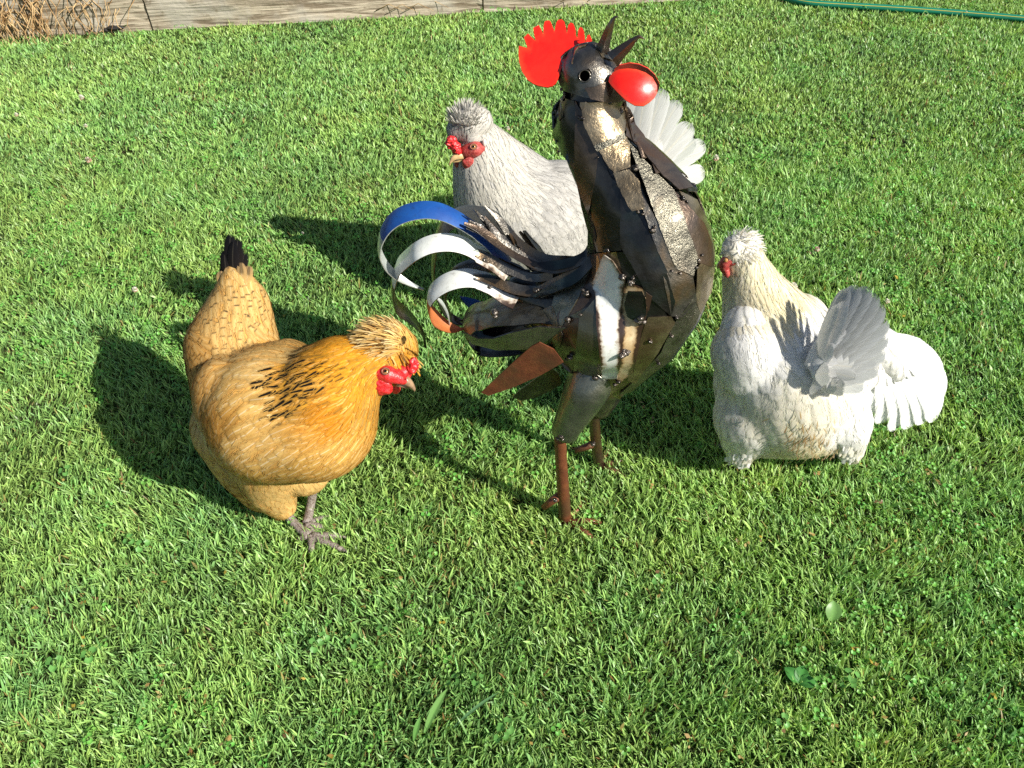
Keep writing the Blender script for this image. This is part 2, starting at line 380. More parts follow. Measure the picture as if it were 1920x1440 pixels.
for sx, sy, sr in spots:
    g = G(sx, sy); dens += np.exp(-((x - g.x) ** 2 + (y - g.y) ** 2) / sr ** 2) * .6
keep = (RNG.random(n) < (dens - .12).clip(.02, .9)) & (((x - EDGE_A.x) * EN.x + (y - EDGE_A.y) * EN.y < -.02) | (x > .9))
for X, Y in zip(x[keep], y[keep]):
    clover(X, Y, random.uniform(.012, .025), random.uniform(.005, .0095), (.12 + .05 * random.random(), .32 + .09 * random.random(), .060))
for px, py, r in [(1600, 1265, .015), (1590, 1280, .012), (1470, 1350, .011), (590, 1205, .012), (605, 1195, .011), (660, 1200, .012), (715, 1180, .010), (850, 1275, .012), (895, 1270, .012), (950, 1360, .013), (940, 1375, .012), (975, 1095, .010), (1235, 1085, .010), (1080, 810, .011), (1095, 815, .011), (1085, 880, .011), (1900, 1130, .014), (240, 1010, .012), (265, 1020, .012), (1625, 440, .010), (120, 880, .013), (100, 1240, .013), (165, 1225, .013), (1750, 560, .013)]:
    g = G(px, py, .03); clover(g.x, g.y, .026, r, (.13, .33, .07))
me = fast_mesh('clover_leaves', np.array(CV), None, np.array(CF)); attr_col(me, 'gcol', np.array(CC))
tag(link('clover_leaves', me, None, [M['grass']]), label='low round clover leaves growing through the lawn', kind='stuff')

# ---- bits of dry litter between blades
LV = []; LF = []; LC = []
lit = [(925, 1160), (1605, 1215), (1640, 1240), (650, 1268), (1745, 880), (1760, 900), (1700, 890), (1720, 1300), (1860, 1310), (1560, 1355), (1660, 1390), (1000, 1390), (425, 1390), (690, 1140), (1100, 1150), (1690, 590), (1705, 480), (1520, 470), (745, 1090), (1385, 1010), (1430, 1010), (1690, 1015), (540, 1120), (1290, 1395)]
lit += [(random.uniform(0, 1920), random.uniform(60, 1440)) for _ in range(130)]
for px, py in lit:
    g = G(px, py, .020); g.z = random.uniform(.012, .026)
    for k in range(random.randint(1, 3)):
        a = random.random() * 6.28; d = Vector((math.cos(a), math.sin(a), random.uniform(-.3, .3))); s = Vector((-d.y, d.x, random.uniform(-.4, .4))); L = random.uniform(.004, .011); ww = random.uniform(.0012, .0035)
        b = len(LV); c = g + Vector((random.gauss(0, .004), random.gauss(0, .004), 0)); LV += [tuple(c - d * L / 2), tuple(c + s * ww), tuple(c + d * L / 2 + Vector((0, 0, .002))), tuple(c - s * ww)]; LF.append((b, b + 1, b + 2, b + 3))
        q = random.choice([(.42, .30, .09), (.40, .26, .09), (.50, .40, .16), (.22, .13, .06), (.45, .34, .05)]); LC += [q] * 4
me = fast_mesh('dry_litter', np.array(LV), np.array(LF)); attr_col(me, 'gcol', np.array(LC))
tag(link('dry_litter', me, None, [M['grass']]), label='tiny dry yellow and brown bits caught in the grass', kind='stuff')

# ---- white clover flowers: countable
def m_petal():
    t = NT('clover_petal'); c = t.attr('gcol'); return t.pbr(c, .7, trans=.25, spec=.2)
MP = m_petal(); MS = m_plain('green_stalk', (.12, .26, .06), .6)
fl = [(152, 183, 'roundest white clover flower, far left of the lawn below the timber edging'), (30, 215, 'pale clover flower close to the left border of the picture'), (160, 236, 'small clover flower just below the roundest one on the left'),
      (165, 300, 'pinkish clover flower lowest of three in a column at left'), (253, 543, 'clover flower left of the buff hen tail'), (567, 437, 'tiny white flower inside the shadow right of the buff hen tail'),
      (952, 241, 'clover flower just behind the grey hen neck'), (1342, 296, 'clover flower right of the grey hen fanned tail'), (1488, 537, 'clover flower beside the white hen neck, above its back'),
      (1532, 467, 'pinkish clover flower up and right of the white hen head'), (1663, 565, 'small clover flower beside the tip of the white hen tail'), (742, 170, 'tiny white flower in the lawn up left of the grey hen head'),
      (1178, 42, 'tiny white flower near the open beak of the metal rooster'), (1812, 22, 'tiny white flower just behind the green hose')]
for i, (px, py, lab) in enumerate(fl):
    big = 1.0 if i in (0, 3, 7, 8) else .72 if i not in (5, 11, 12, 13) else .4
    c = G(px, py, .030); r = .0085 * big; e = empty('clover_flower', (c.x, c.y, 0)); tag(e, lab, 'flower', 'white clover flowers in the lawn')
    mb = MB(); mb.tube([Vector((c.x + .004, c.y, 0)), Vector((c.x, c.y, .03))], [.0008, .0007], 5); mb.build('stalk', MS, e)
    V = []; F = []; C = []
    for k in range(70):
        z = random.uniform(-.55, 1); a = random.random() * 6.28; q = math.sqrt(1 - z * z); d = Vector((q * math.cos(a), q * math.sin(a), z)); s = d.cross(Vector((.1, .2, 1))).normalized(); b = len(V)
        V += [tuple(c + d * r * .35 - s * r * .12), tuple(c + d * r * .35 + s * r * .12), tuple(c + d * r * 1.0 + s * r * .16 + Vector((0, 0, -.1 * r))), tuple(c + d * r * 1.1 - s * r * .16)]; F.append((b, b + 1, b + 2, b + 3))
        pk = (.75, .72, .62) if z > -.1 and not (i in (3, 9) and random.random() < .5) else (.55, .33, .25); C += [pk] * 4
    me = fast_mesh('flower_head', np.array(V), np.array(F), smooth=False); attr_col(me, 'gcol', np.array(C)); link('flower_head', me, e, [MP])

# ---- broad weeds
def broad_leaf(name, px, py, L, wd, az, tilt, colr, lab, n=1, spread=.7, cat='weed'):
    c = G(px, py, .02); e = empty(name, (c.x, c.y, 0)); tag(e, lab, cat)
    for k in range(n):
        a = az + (k - (n - 1) / 2) * spread; d = Vector((math.cos(a) * math.cos(tilt), math.sin(a) * math.cos(tilt), math.sin(tilt))); s = Vector((-math.sin(a), math.cos(a), 0)); up = s.cross(d) * -1
        V = []; F = []; N = 10
        for i in range(N + 1):
            t = i / N; wv = wd * math.sin(math.pi * min(1, t * .93 + .06)) ** .8; z = -.35 * L * t * t
            for j, u_ in enumerate((-1, -.5, 0, .5, 1)): V.append(tuple(Vector((c.x, c.y, .012)) + d * L * t + Vector((0, 0, z)) + s * wv * u_ * .5 + up * (abs(u_) * wv * .16)))
        for i in range(N):
            for j in range(4): F.append((i * 5 + j, i * 5 + j + 1, i * 5 + j + 6, i * 5 + j + 5))
        me = fast_mesh('leaf', np.array(V), np.array(F)); cc = np.tile(np.array(colr), (len(V), 1)); cc[2::5] *= 1.35; attr_col(me, 'gcol', cc); link('leaf', me, e, [M['grass']])
broad_leaf('broadleaf_weed', 1562, 1160, .042, .024, rad(80), rad(55), (.17, .33, .09), 'small weed with one upright oval leaf in the lawn right of centre foreground', 1)
broad_leaf('broadleaf_weed', 1500, 1275, .030, .020, rad(60), rad(30), (.07, .25, .05), 'three dark green leaflets low in the foreground below the upright oval leaf', 3, 1.2)
broad_leaf('wide_grass_blade', 795, 1370, .075, .011, rad(62), rad(35), (.19, .38, .10), 'wide pale grass blade leaning right in the near foreground', 1, cat='grass blade')
broad_leaf('wide_grass_blade', 775, 1385, .045, .008, rad(70), rad(55), (.15, .34, .08), 'shorter wide grass blade left of the wide pale leaning one', 1, cat='grass blade')
broad_leaf('wide_grass_blade', 850, 1360, .085, .005, rad(38), rad(22), (.10, .22, .09), 'long narrow bluish grass blade right of the wide pale one', 1, cat='grass blade')

# ---- timber edging
def m_timber():
    t = NT('weathered_timber'); tc = t.n('ShaderNodeTexCoord').outputs['Object']; mp = t.n('ShaderNodeMapping'); t.l(tc, mp.inputs[0]); mp.inputs['Scale'].default_value = (1.6, 20, 26)
    g = t.noise(3.0, 6, mp.outputs[0], .62, .9); p = t.pos(); n2 = t.noise(7, 4, p); n3 = t.noise(40, 4, p)
    c = t.mix(t.ramp(g, .36, .62), (.16, .125, .085), (.44, .38, .29)); c = t.mix(t.math('MULTIPLY', t.ramp(n2, .48, .66), .6), c, (.40, .38, .33)); c = t.mix(t.math('MULTIPLY', t.ramp(n3, .6, .75), .5), c, (.12, .09, .05))
    return t.pbr(c, .85, nrm=t.bump(t.math('MULTIPLY_ADD', n3, .3, g), .9, .006), spec=.2)
MT = m_timber()
te = empty('timber_edging', EDGE_A); tag(te, 'low weathered timber sleeper edging along the far side of the lawn', 'garden edging')
ang = math.atan2(ED.y, ED.x)
def edge_pt(px):
    # point on the edging line seen at picture column px
    a, b = 0.0, 6.0
    for _ in range(40):
        m = (a + b) / 2; p = EDGE_A + ED * m; q = 960 + p.x / dep(p) * FPX
        if q < px: a = m
        else: b = m
    return a
cuts = [-2.2, edge_pt(285), edge_pt(905), edge_pt(1330)]
for i, (a, b) in enumerate(zip(cuts[:-1], cuts[1:])):
    L = b - a - .003; hh = (.150, .153, .146)[i]; me_b = bmesh.new(); bmesh.ops.create_cube(me_b, size=1)
    for v in me_b.verts: v.co = Vector((v.co.x * L, v.co.y * .07, v.co.z * hh))
    bmesh.ops.subdivide_edges(me_b, edges=[e for e in me_b.edges if abs((e.verts[0].co - e.verts[1].co).x) > .1], cuts=60)
    bmesh.ops.subdivide_edges(me_b, edges=[e for e in me_b.edges if abs((e.verts[0].co - e.verts[1].co).z) > .05], cuts=6)
    for v in me_b.verts:
        k = mn.noise(Vector((v.co.x * 2.5 + i * 9, v.co.y * 9, v.co.z * 22))) * .006 + mn.noise(Vector((v.co.x * 12, i, v.co.z * 60))) * .003
        v.co.y += k; v.co.z += k * .6 * (1 if v.co.z > 0 else 0)
    bmesh.ops.bevel(me_b, geom=[e for e in me_b.edges if len(e.link_faces) == 2 and e.calc_face_angle(0) > .8], offset=.004, segments=2, affect='EDGES')
    me = bpy.data.meshes.new('sleeper'); me_b.to_mesh(me); me_b.free(); me.polygons.foreach_set('use_smooth', [False] * len(me.polygons))
    o = bpy.data.objects.new('sleeper', me); COL.objects.link(o); me.materials.append(MT); o.parent = te
    mid = EDGE_A + ED * ((a + b) / 2) + EN * .037 + Vector((0, 0, hh / 2 - .012)); o.location = mid - EDGE_A; o.rotation_euler = (0, 0, ang + (.002, -.003, .002)[i])
# raised bed soil behind the edging
def m_bed():
    t = NT('bed_mulch'); p = t.pos(); n = t.noise(45, 5, p, .65); return t.pbr(t.mix(t.ramp(n, .35, .7), (.06, .04, .02), (.30, .21, .11)), .95, nrm=t.bump(n, 1.0, .02), spec=.1)
mb = MB(); a = EDGE_A + ED * -2.2 + EN * .09; b = EDGE_A + ED * cuts[-1] + EN * .09; c = b + EN * 6; d = a + EN * 6
Zt = Vector((0, 0, .115)); mb.add([a + Zt, b + Zt, c + Zt, d + Zt, a, b, c, d], [(0, 1, 2, 3), (1, 5, 6, 2)])
tag(mb.build('garden_bed', m_bed(), None, False), label='mulched garden bed behind the timber edging', kind='structure')

# ---- tangled dry roots and stems hanging over the left end of the edging
MD = NT('dry_stem'); _p = MD.pos(); _n = MD.noise(30, 3, _p); MD = MD.pbr(MD.mix(MD.ramp(_n, .35, .65), (.30, .17, .07), (.58, .42, .22)), .8, spec=.2, trans=.1)
mb = MB()
for k in range(620):
    s0 = random.betavariate(1.0, 2.2) * 1.05 - .42; base_ = EDGE_A + ED * s0 + EN * random.uniform(-.005, .10); z0 = random.uniform(.08, .19)
    L = random.uniform(.08, .22); a = random.gauss(-1.57, .7); dx, dy = math.cos(a) * .06, math.sin(a) * .05 - .02; P = []
    for t in np.linspace(0, 1, 6):
        q = base_ + ED * (dx * t * 1.6 + .02 * math.sin(t * 7 + k)) - EN * (abs(dy) * 1.3 * t ** .7 + .012 * math.cos(t * 5 + k * 1.7)); q.z = max(.006, z0 + .03 * math.sin(t * 3) - L * t ** 1.3); P.append(q)
    r = random.uniform(.0009, .0026); mb.tube(P, [r, r, r, r * .9, r * .7, r * .3], 4)
for k in range(22):
    s0 = random.uniform(-.6, 1.6); p = EDGE_A + ED * s0 + EN * random.uniform(.02, .16); p.z = .13 + random.random() * .03; d = ED * random.uniform(-.15, .15) + EN * random.uniform(-.06, .05)
    mb.tube([p + d * t + Vector((0, 0, .02 * math.sin(t * 3.1))) + ED * .008 * math.sin(t * 5 + k) for t in np.linspace(0, 1, 8)], [.0014] * 7 + [.0005], 4)
tag(mb.build('dry_roots', MD), label='tangle of dry brown roots hanging over the left end of the timber edging', cat='dry plant', kind='stuff')
mb = MB()
for (px, py) in [(760, 20), (790, 15), (730, 22), (705, 21), (1100, 4), (1050, 5)]:
    g = G(px, py + 4, .02); g.z = .03; mb.tube([g, g + Vector((.05, .01, .02)), g + Vector((.11, -.02, .004))], [.0016, .0014, .0005], 5)
tag(mb.build('dry_stems', MD), label='loose dry yellow stems lying at the foot of the timber edging', cat='dry plant', kind='stuff')
# dark withered leaf by the edging
c = G(212, 55, .02); mb = MB()
mb.ico(c + Vector((.008, 0, .004)), .022, 3, (1.25, .45, .40), 0, .5, 3, Matrix.Rotation(.15, 3, 'Z')); mb.ico(c + Vector((-.026, -.004, -.002)), .010, 2, (1.2, .7, .8), 0, .4, 5); mb.tube([c + Vector((.03, 0, 0)), c + Vector((.045, .004, .008))], [.003, .001], 6)
tag(mb.build('withered_leaf', m_plain('dark_withered_leaf', (.02, .017, .016), .45)), label='small black withered leaf lying on the grass beside the timber edging', cat='dead leaf')
c = G(165, 60, .02); mb = MB(); mb.tube([c, c + Vector((.02, .0, .012)), c + Vector((.035, -.01, .0))], [.004, .003, .001], 6); mb.ico(c, .008, 2, (1.3, .6, .5), 0, .5, 2)
tag(mb.build('dark_twig', m_plain('dark_twig_bark', (.03, .025, .018), .7)), label='short dark twig left of the black withered leaf', cat='twig')
c = G(196, 47, .0); mb = MB(); mb.tube([c, c + Vector((.003, 0, .05)), c + Vector((-.002, .0, .10))], [.0016, .0012, .0006], 5)
tag(mb.build('weed_stem', m_plain('dark_stem', (.05, .05, .02), .7)), label='thin dark upright stem against the timber edging above the withered leaf', cat='weed')
broad_leaf('edging_weed', 228, 50, .035, .014, rad(70), rad(50), (.16, .30, .05), 'tiny leafy weed sprouting right of the black withered leaf', 4, .9)

# ---- hose
hz = [(1440, -12), (1505, 4), (1580, 10), (1680, 16), (1790, 24), (1920, 35), (2080, 48)]
P = [G(px, py, .018) for px, py in hz]; Q = [Vector(q) for q in crom([tuple(p) for p in P], 5)]
t = NT('green_hose_rubber'); _p = t.pos(); MH = t.pbr(t.mix(t.noise(25, 2, _p), (.005, .13, .075), (.01, .20, .12)), .35, spec=.5)
he = empty('garden_hose', P[2]); tag(he, 'green garden hose with a thin yellow stripe lying across the far right grass', 'hose')
mb = MB(); mb.tube(Q, [.0120] * len(Q), 14); mb.build('hose_tube', MH, he)
mb = MB(); mb.tube([q + Vector((0, -.0095, .0072)) for q in Q], [.0013] * len(Q), 6); mb.build('yellow_stripe', m_plain('yellow_stripe', (.5, .42, .06), .4), he)

# ================================================================== FEATHER TOOLS
def hit(bvh, px, py, fallback=None):
    d = ray(px, py).normalized(); loc, n, i, t = bvh.ray_cast(CO, d)
    if loc is None:
        # ray passes beside the body: nearest surface to the ray
        best = None
        for tt in np.linspace(.8, 2.2, 40):
            l, nn, ii, dd = bvh.find_nearest(CO + d * tt)
            if best is None or dd < best[2]: best = (l, nn, dd)
        loc, n = best[0], best[1]
    return loc.copy(), n.copy()
class FeatherSet:
    def __init__(s, K=6): s.V = []; s.C = []; s.U = []; s.P = []; s.Q = []; s.N = []; s.K = K; s.soft = .3
    us = (-1, -.5, 0, .5, 1)
    @staticmethod
    def vs(i, n): return 1 - (1 - i / (n - 1)) ** 1.7
    def strip(s, pts, sides, ups, width, col, tipcol, pat, camber=.10, tipround=.62, base_w=.55):
        """pts centreline; width full width; adds K x 5 grid"""
        n = len(pts); b = len(s.V); r = random.random(); us = s.us; nu = len(us)
        for i in range(n):
            v = s.vs(i, n)
            # width profile: narrow quill base, widest late, rounded tip
            wv = base_w + (1 - base_w) * min(1, v / .45) ** .8
            if v > tipround: q = (v - tipround) / (1 - tipround); wv *= math.sqrt(max(.0, 1 - q * q)) * .97 + .03
            c = [a * (1 - v) + bb * v for a, bb in zip(col, tipcol)]
            for u_ in us:
                # tip row bends back at the sides so that the end is round
                back = 0
                t = (pts[min(i + 1, n - 1)] - pts[max(i - 1, 0)]); t = t.normalized() if t.length > 1e-9 else ups[i]
                s.V.append(tuple(pts[i] + sides[i] * (u_ * wv * width * .5) - ups[i] * (abs(u_) ** 2 * camber * width * wv * .5) + t * back))
                s.C.append(c); s.U.append((u_, v, r)); s.P.append(pat); s.N.append(tuple((ups[i] + sides[i] * (u_ * s.soft) + t * (.12 * v)).normalized()))
        for i in range(n - 1):
            for j in range(nu - 1): s.Q.append((b + i * nu + j, b + i * nu + j + 1, b + (i + 1) * nu + j + 1, b + (i + 1) * nu + j))
    def build(s, name, mat, parent, kind=None):
        me = fast_mesh(name, np.array(s.V), np.array(s.Q)); attr_col(me, 'fcol', np.array(s.C)); attr_vec(me, 'fuv', np.array(s.U)); attr_vec(me, 'fpat', np.array(s.P))
        if s.soft is not None and len(me.vertices) == len(s.N): me.normals_split_custom_set_from_vertices(s.N)
        o = link(name, me, parent, [mat]); 
        if kind: o['kind'] = kind
        return o
def plumage(me, field, parent, mat, dens=1.0, K=6, keep=None, name='plumage', yawj=.17, thin=None, fluff=True):
    """field rows: (px,py, px2,py2, length, width, colour, tipcolour, pattern, lift[, weight])"""
    bvh = bvh_of(me); FP = []; FD = []
    for f in field:
        a, na = hit(bvh, f[0], f[1]); b, nb = hit(bvh, f[2], f[3]); FP.append(a); FD.append((b - a).normalized())
    FPn = np.array(FP); FDn = np.array(FD); nf = len(field)
    LN = np.array([f[4] for f in field]); WD = np.array([f[5] for f in field]); CL = np.array([f[6] for f in field]); TC = np.array([f[7] for f in field]); PT = np.array([f[8] for f in field]); LF = np.array([f[9] for f in field])
    WT = np.array([f[10] if len(f) > 10 else 1.0 for f in field])
    if thin: LN[:] = thin[0]; WD[:] = thin[1]; LF[:] = thin[2]; PT[:, :2] *= .6; PT[:, 2] = 0; CL = np.clip(CL * 1.06, 0, .85); TC = np.clip(TC * 1.06, 0, .85)
    # area weighted sampling
    tri = []; 
    co = np.array([v.co[:] for v in me.vertices])
    for p in me.polygons:
        vs = p.vertices
        for k in range(1, len(vs) - 1): tri.append((vs[0], vs[k], vs[k + 1]))
    tri = np.array(tri); A, B, C_ = co[tri[:, 0]], co[tri[:, 1]], co[tri[:, 2]]; ar = np.linalg.norm(np.cross(B - A, C_ - A), axis=1) * .5; tot = ar.sum()
    n = int(tot / (.0024 ** 2)); idx = RNG.choice(len(tri), n, p=ar / tot); r1 = np.sqrt(RNG.random(n)); r2 = RNG.random(n)
    PP = A[idx] * (1 - r1)[:, None] + B[idx] * (r1 * (1 - r2))[:, None] + C_[idx] * (r1 * r2)[:, None]
    d2 = ((PP[:, None, :] - FPn[None]) ** 2).sum(2) + 1e-6; wgt = WT[None] / d2 ** 2; wn = wgt / wgt.sum(1, keepdims=True)
    L_, W_ = wn @ LN, wn @ WD; D_ = wn @ FDn; LFT = wn @ LF
    # colours: softly blended, patterns blended too
    wn2 = WT[None] / d2 ** 3; wn2 /= wn2.sum(1, keepdims=True); CC_, TT_, PA_ = wn2 @ CL, wn2 @ TC, wn2 @ PT
    sp = np.sqrt(L_ * W_) * .40 / math.sqrt(dens)
    cell = .01; grid = {}; fs = FeatherSet(K); cnt = 0; fs.soft = .12
    if thin: fs.us = (-1, 1); cell = .004
    for i in range(n):
        p = PP[i]; s_ = sp[i]; key = (int(p[0] // cell), int(p[1] // cell), int(p[2] // cell)); rr = int(s_ // cell) + 1; ok = True
        for a in range(-rr, rr + 1):
            for b in range(-rr, rr + 1):
                for c in range(-rr, rr + 1):
                    for q in grid.get((key[0] + a, key[1] + b, key[2] + c), ()):
                        if (q[0] - p[0]) ** 2 + (q[1] - p[1]) ** 2 + (q[2] - p[2]) ** 2 < s_ * s_: ok = False; break
                    if not ok: break
                if not ok: break
            if not ok: break
        if not ok: continue
        if keep and not keep(Vector(p)): continue
        grid.setdefault(key, []).append(p)
        pos = Vector(p); d = Vector(D_[i])
        if d.length < 1e-5: d = Vector((0, 0, -1))
        loc, nor, _, _ = bvh.find_nearest(pos); pts = []; sides = []; ups = []; L = L_[i] * random.uniform(.85, 1.15); wd = W_[i] * random.uniform(.85, 1.15)
        d = (d - nor * d.dot(nor)); d = d.normalized() if d.length > 1e-6 else nor.orthogonal().normalized()
        d = (Matrix.Rotation(random.gauss(0, yawj), 3, nor) @ d); q = loc.copy(); lift = LFT[i] * (random.uniform(.15, .45) if not thin else random.uniform(.1, 1.1)); b0 = random.uniform(-.0004, .0004)
        for k in range(K):
            v = fs.vs(k, K); dv = fs.vs(k + 1, K) - v if k < K - 1 else 0; t = d - nor * d.dot(nor); t = t.normalized() if t.length > 1e-6 else d; side = t.cross(nor).normalized()
            pts.append(q + nor * (b0 + .001 + lift * v ** 1.3)); sides.append(side); ups.append(nor.copy())
            q2, n2_, _, _ = bvh.find_nearest(q + t * (L * dv)); q = q2; nor = (nor * .35 + n2_ * .65).normalized(); d = (t * .8 + d * .2)
        j = random.gauss(0, .07); colr = np.clip(CC_[i] * (1 + j), 0, .92); tc = np.clip(TT_[i] * (1 + j), 0, .92); pa = PA_[i].copy()
        fs.strip(pts, sides, ups, wd, tuple(colr), tuple(tc), tuple(pa), camber=.02 if not thin else 0); cnt += 1
    fs.build(name, mat, parent, 'stuff')
    if fluff and not thin and name == 'plumage': plumage(me, field, parent, M['barb'], .16, 4, None, 'loose_barbs', .3, (.013, .0010, .0016))
    return bvh
def quill(name, base, tip, width, nrm, mat, parent, col, tipcol, pat=(0, 0, .8), bend=.06, base_w=.35, tipround=.78, camber=.12, K=12, n=1, wavy=0.0):
    """one big flight or tail feather as its own mesh"""
    fs = FeatherSet(K); fs.us = (-1, -.66, -.33, 0, .33, .66, 1); ax = tip - base; L = ax.length; t = ax.normalized(); nn = (nrm - t * nrm.dot(t)).normalized(); sd = t.cross(nn)
    pts = []; S_ = []; U_ = []
    for i in range(K):
        v = fs.vs(i, K); pts.append(base + ax * v + nn * (bend * L * math.sin(math.pi * v)) + sd * (wavy * L * math.sin(math.pi * v))); S_.append(sd); U_.append(nn)
    fs.strip(pts, S_, U_, width, col, tipcol, pat, camber, tipround, base_w)
    return fs.build(name, mat, parent)
def strands(name, centre, roots, length, width, parent, mat, cols, droop, lean, spread=1.0, jl=.3, kind='stuff', pat=(0, 0, .3)):
    """crest: narrow feathers leaving a rounded cap; roots = list of (pos, normal)"""
    fs = FeatherSet(6)
    for p, nn in roots:
        d = (nn * spread + lean + Vector((random.gauss(0, .12), random.gauss(0, .12), random.gauss(0, .12)))).normalized(); L = length * random.uniform(1 - jl, 1 + jl); q = p.copy(); pts = []; S_ = []; U_ = []
        side = d.cross(nn); side = side.normalized() if side.length > 1e-3 else d.orthogonal().normalized()
        side = Matrix.Rotation(random.gauss(0, .5), 3, d) @ side
        for k in range(6):
            pts.append(q.copy()); S_.append(side); U_.append(side.cross(d).normalized()); q += d * L * (fs.vs(k + 1, 6) - fs.vs(k, 6) if k < 5 else 0); d = (d + droop * .2).normalized()
        c = random.choice(cols); j = random.uniform(.85, 1.12); c1 = tuple(min(.9, x * j) for x in c[0]); c2 = tuple(min(.9, x * j) for x in c[1])
        fs.strip(pts, S_, U_, width * random.uniform(.7, 1.3), c1, c2, pat, .3, .6, .5)
    return fs.build(name, mat, parent, kind)
def cap_roots(centre, r, n, f, sc=(1, 1, 1)):
    out = []
    while len(out) < n:
        d = Vector((random.gauss(0, 1), random.gauss(0, 1), random.gauss(0, 1))).normalized()
        if f(d): out.append((centre + Vector((d.x * sc[0], d.y * sc[1], d.z * sc[2])) * r, d))
    return out
def chicken_leg(parent, pts, toes, name='leg', rad0=7.0):
    """pts rows (Vector), toes: list of lists of Vector"""
    mb = MB(); Q = [Vector(q) for q in crom([tuple(p) for p in pts], 5)]; n = len(Q)
    mb.tube(Q, [.0084 - .0012 * math.sin(math.pi * i / (n - 1)) + (.0016 if i % 2 else 0) * .3 for i in range(n)], 12)
    o = mb.build(name, M['leg'], parent)
    for t in toes:
        mt = MB(); Q = [Vector(q) for q in crom([tuple(p) for p in t], 4)]; n = len(Q)
        mt.tube(Q, [.0074 * (1 - .45 * i / (n - 1)) * (1 + .10 * math.sin(i * 2.4)) for i in range(n)], 10)
        e = Q[-1]; d = (Q[-1] - Q[-3]).normalized(); mt.tube([e, e + d * .006 + Vector((0, 0, -.001)), e + d * .012 + Vector((0, 0, -.005))], [.0030, .0022, .0004], 8)
        mt.build('toe', M['leg'], o)
    return o
def eye(parent, bvh, px, py, r=.0046):
    p, n = hit(bvh, px, py); rot = n.to_track_quat('Z', 'Y').to_matrix(); mb = MB()
    mb.ico(p - n * r * .72, r, 3); o = mb.build('eye', M['iris'], parent)
    mb = MB(); mb.ico(p + n * r * .22, r * .46, 2, (1, 1, .3), rot=rot); mb.build('pupil', M['black'], o)
    mb = MB(); c = p - n * r * .05; Q = [c + rot @ Vector((math.cos(a) * r * 1.15, math.sin(a) * r * .95, 0)) for a in np.linspace(0, 2 * math.pi, 25)]; mb.tube(Q, [r * .24] * 25, 6); mb.build('eyelid', M['lid'], o)
def lump(name, balls, mat, parent, jit=.3, voxel=.0016, sm=3, nz=0.0):
    mb = MB()
    for i, (c, r, sc) in enumerate(balls): mb.ico(c, r, 3, sc, 0, jit, i)
    o = mb.build('tmp', []); m = o.modifiers.new('r', 'REMESH'); m.mode = 'VOXEL'; m.voxel_size = voxel; m = o.modifiers.new('s', 'SMOOTH'); m.factor = .5; m.iterations = sm
    dg = bpy.context.evaluated_depsgraph_get(); dg.update(); me = bpy.data.meshes.new_from_object(o.evaluated_get(dg)); bpy.data.objects.remove(o); me.materials.clear(); me.polygons.foreach_set('use_smooth', [True] * len(me.polygons))
    if nz:
        for v in me.vertices: v.co += v.normal * (mn.noise(v.co * 420) * nz)
    return link(name, me, parent, [mat])
def beak(parent, up, lo, mat):
    mb = MB(); mb.ptube(up, 5, 12); mb.ptube(lo, 5, 10); return mb.build('beak', mat, parent)

# colours (albedo)
BUFF = (.64, .38, .095); BUFFP = (.70, .47, .17); GOLD = (.68, .32, .022); ORANGE = (.62, .26, .020); CUSH = (.62, .40, .14); PALE = (.66, .54, .28); RUSTY = (.50, .25, .05)

# ================================================================== BUFF HEN
b = empty('hen', G(560, 1000)); tag(b, 'golden buff crested hen bending her head down, black tipped tail raised', 'hen', 'live crested hens on the lawn')
body = blob_mesh([
    [(515, 775, .80, 132), (588, 785, .785, 120), (612, 745, .79, 98)],
    [(515, 775, .80, 132), (460, 742, .85, 92), (436, 655, .90, 86), (450, 575, .935, 55), (442, 520, .95, 24)],
    [(440, 800, .85, 78), (462, 870, .83, 56), (492, 920, .80, 40)],
    [(500, 850, .79, 74), (503, 905, .78, 50), (528, 948, .775, 27)],
    [(570, 880, .80, 50), (585, 905, .80, 20)],
    [(600, 740, .80, 92), (640, 705, .815, 76), (690, 685, .83, 58), (728, 680, .835, 42)],
    [(540, 700, .85, 64)], [(435, 770, .79, 66), (428, 730, .81, 64)],
], .005, 12)
o = link('body', body.copy(), b, [M['under_buff']])
NB = lambda p: True
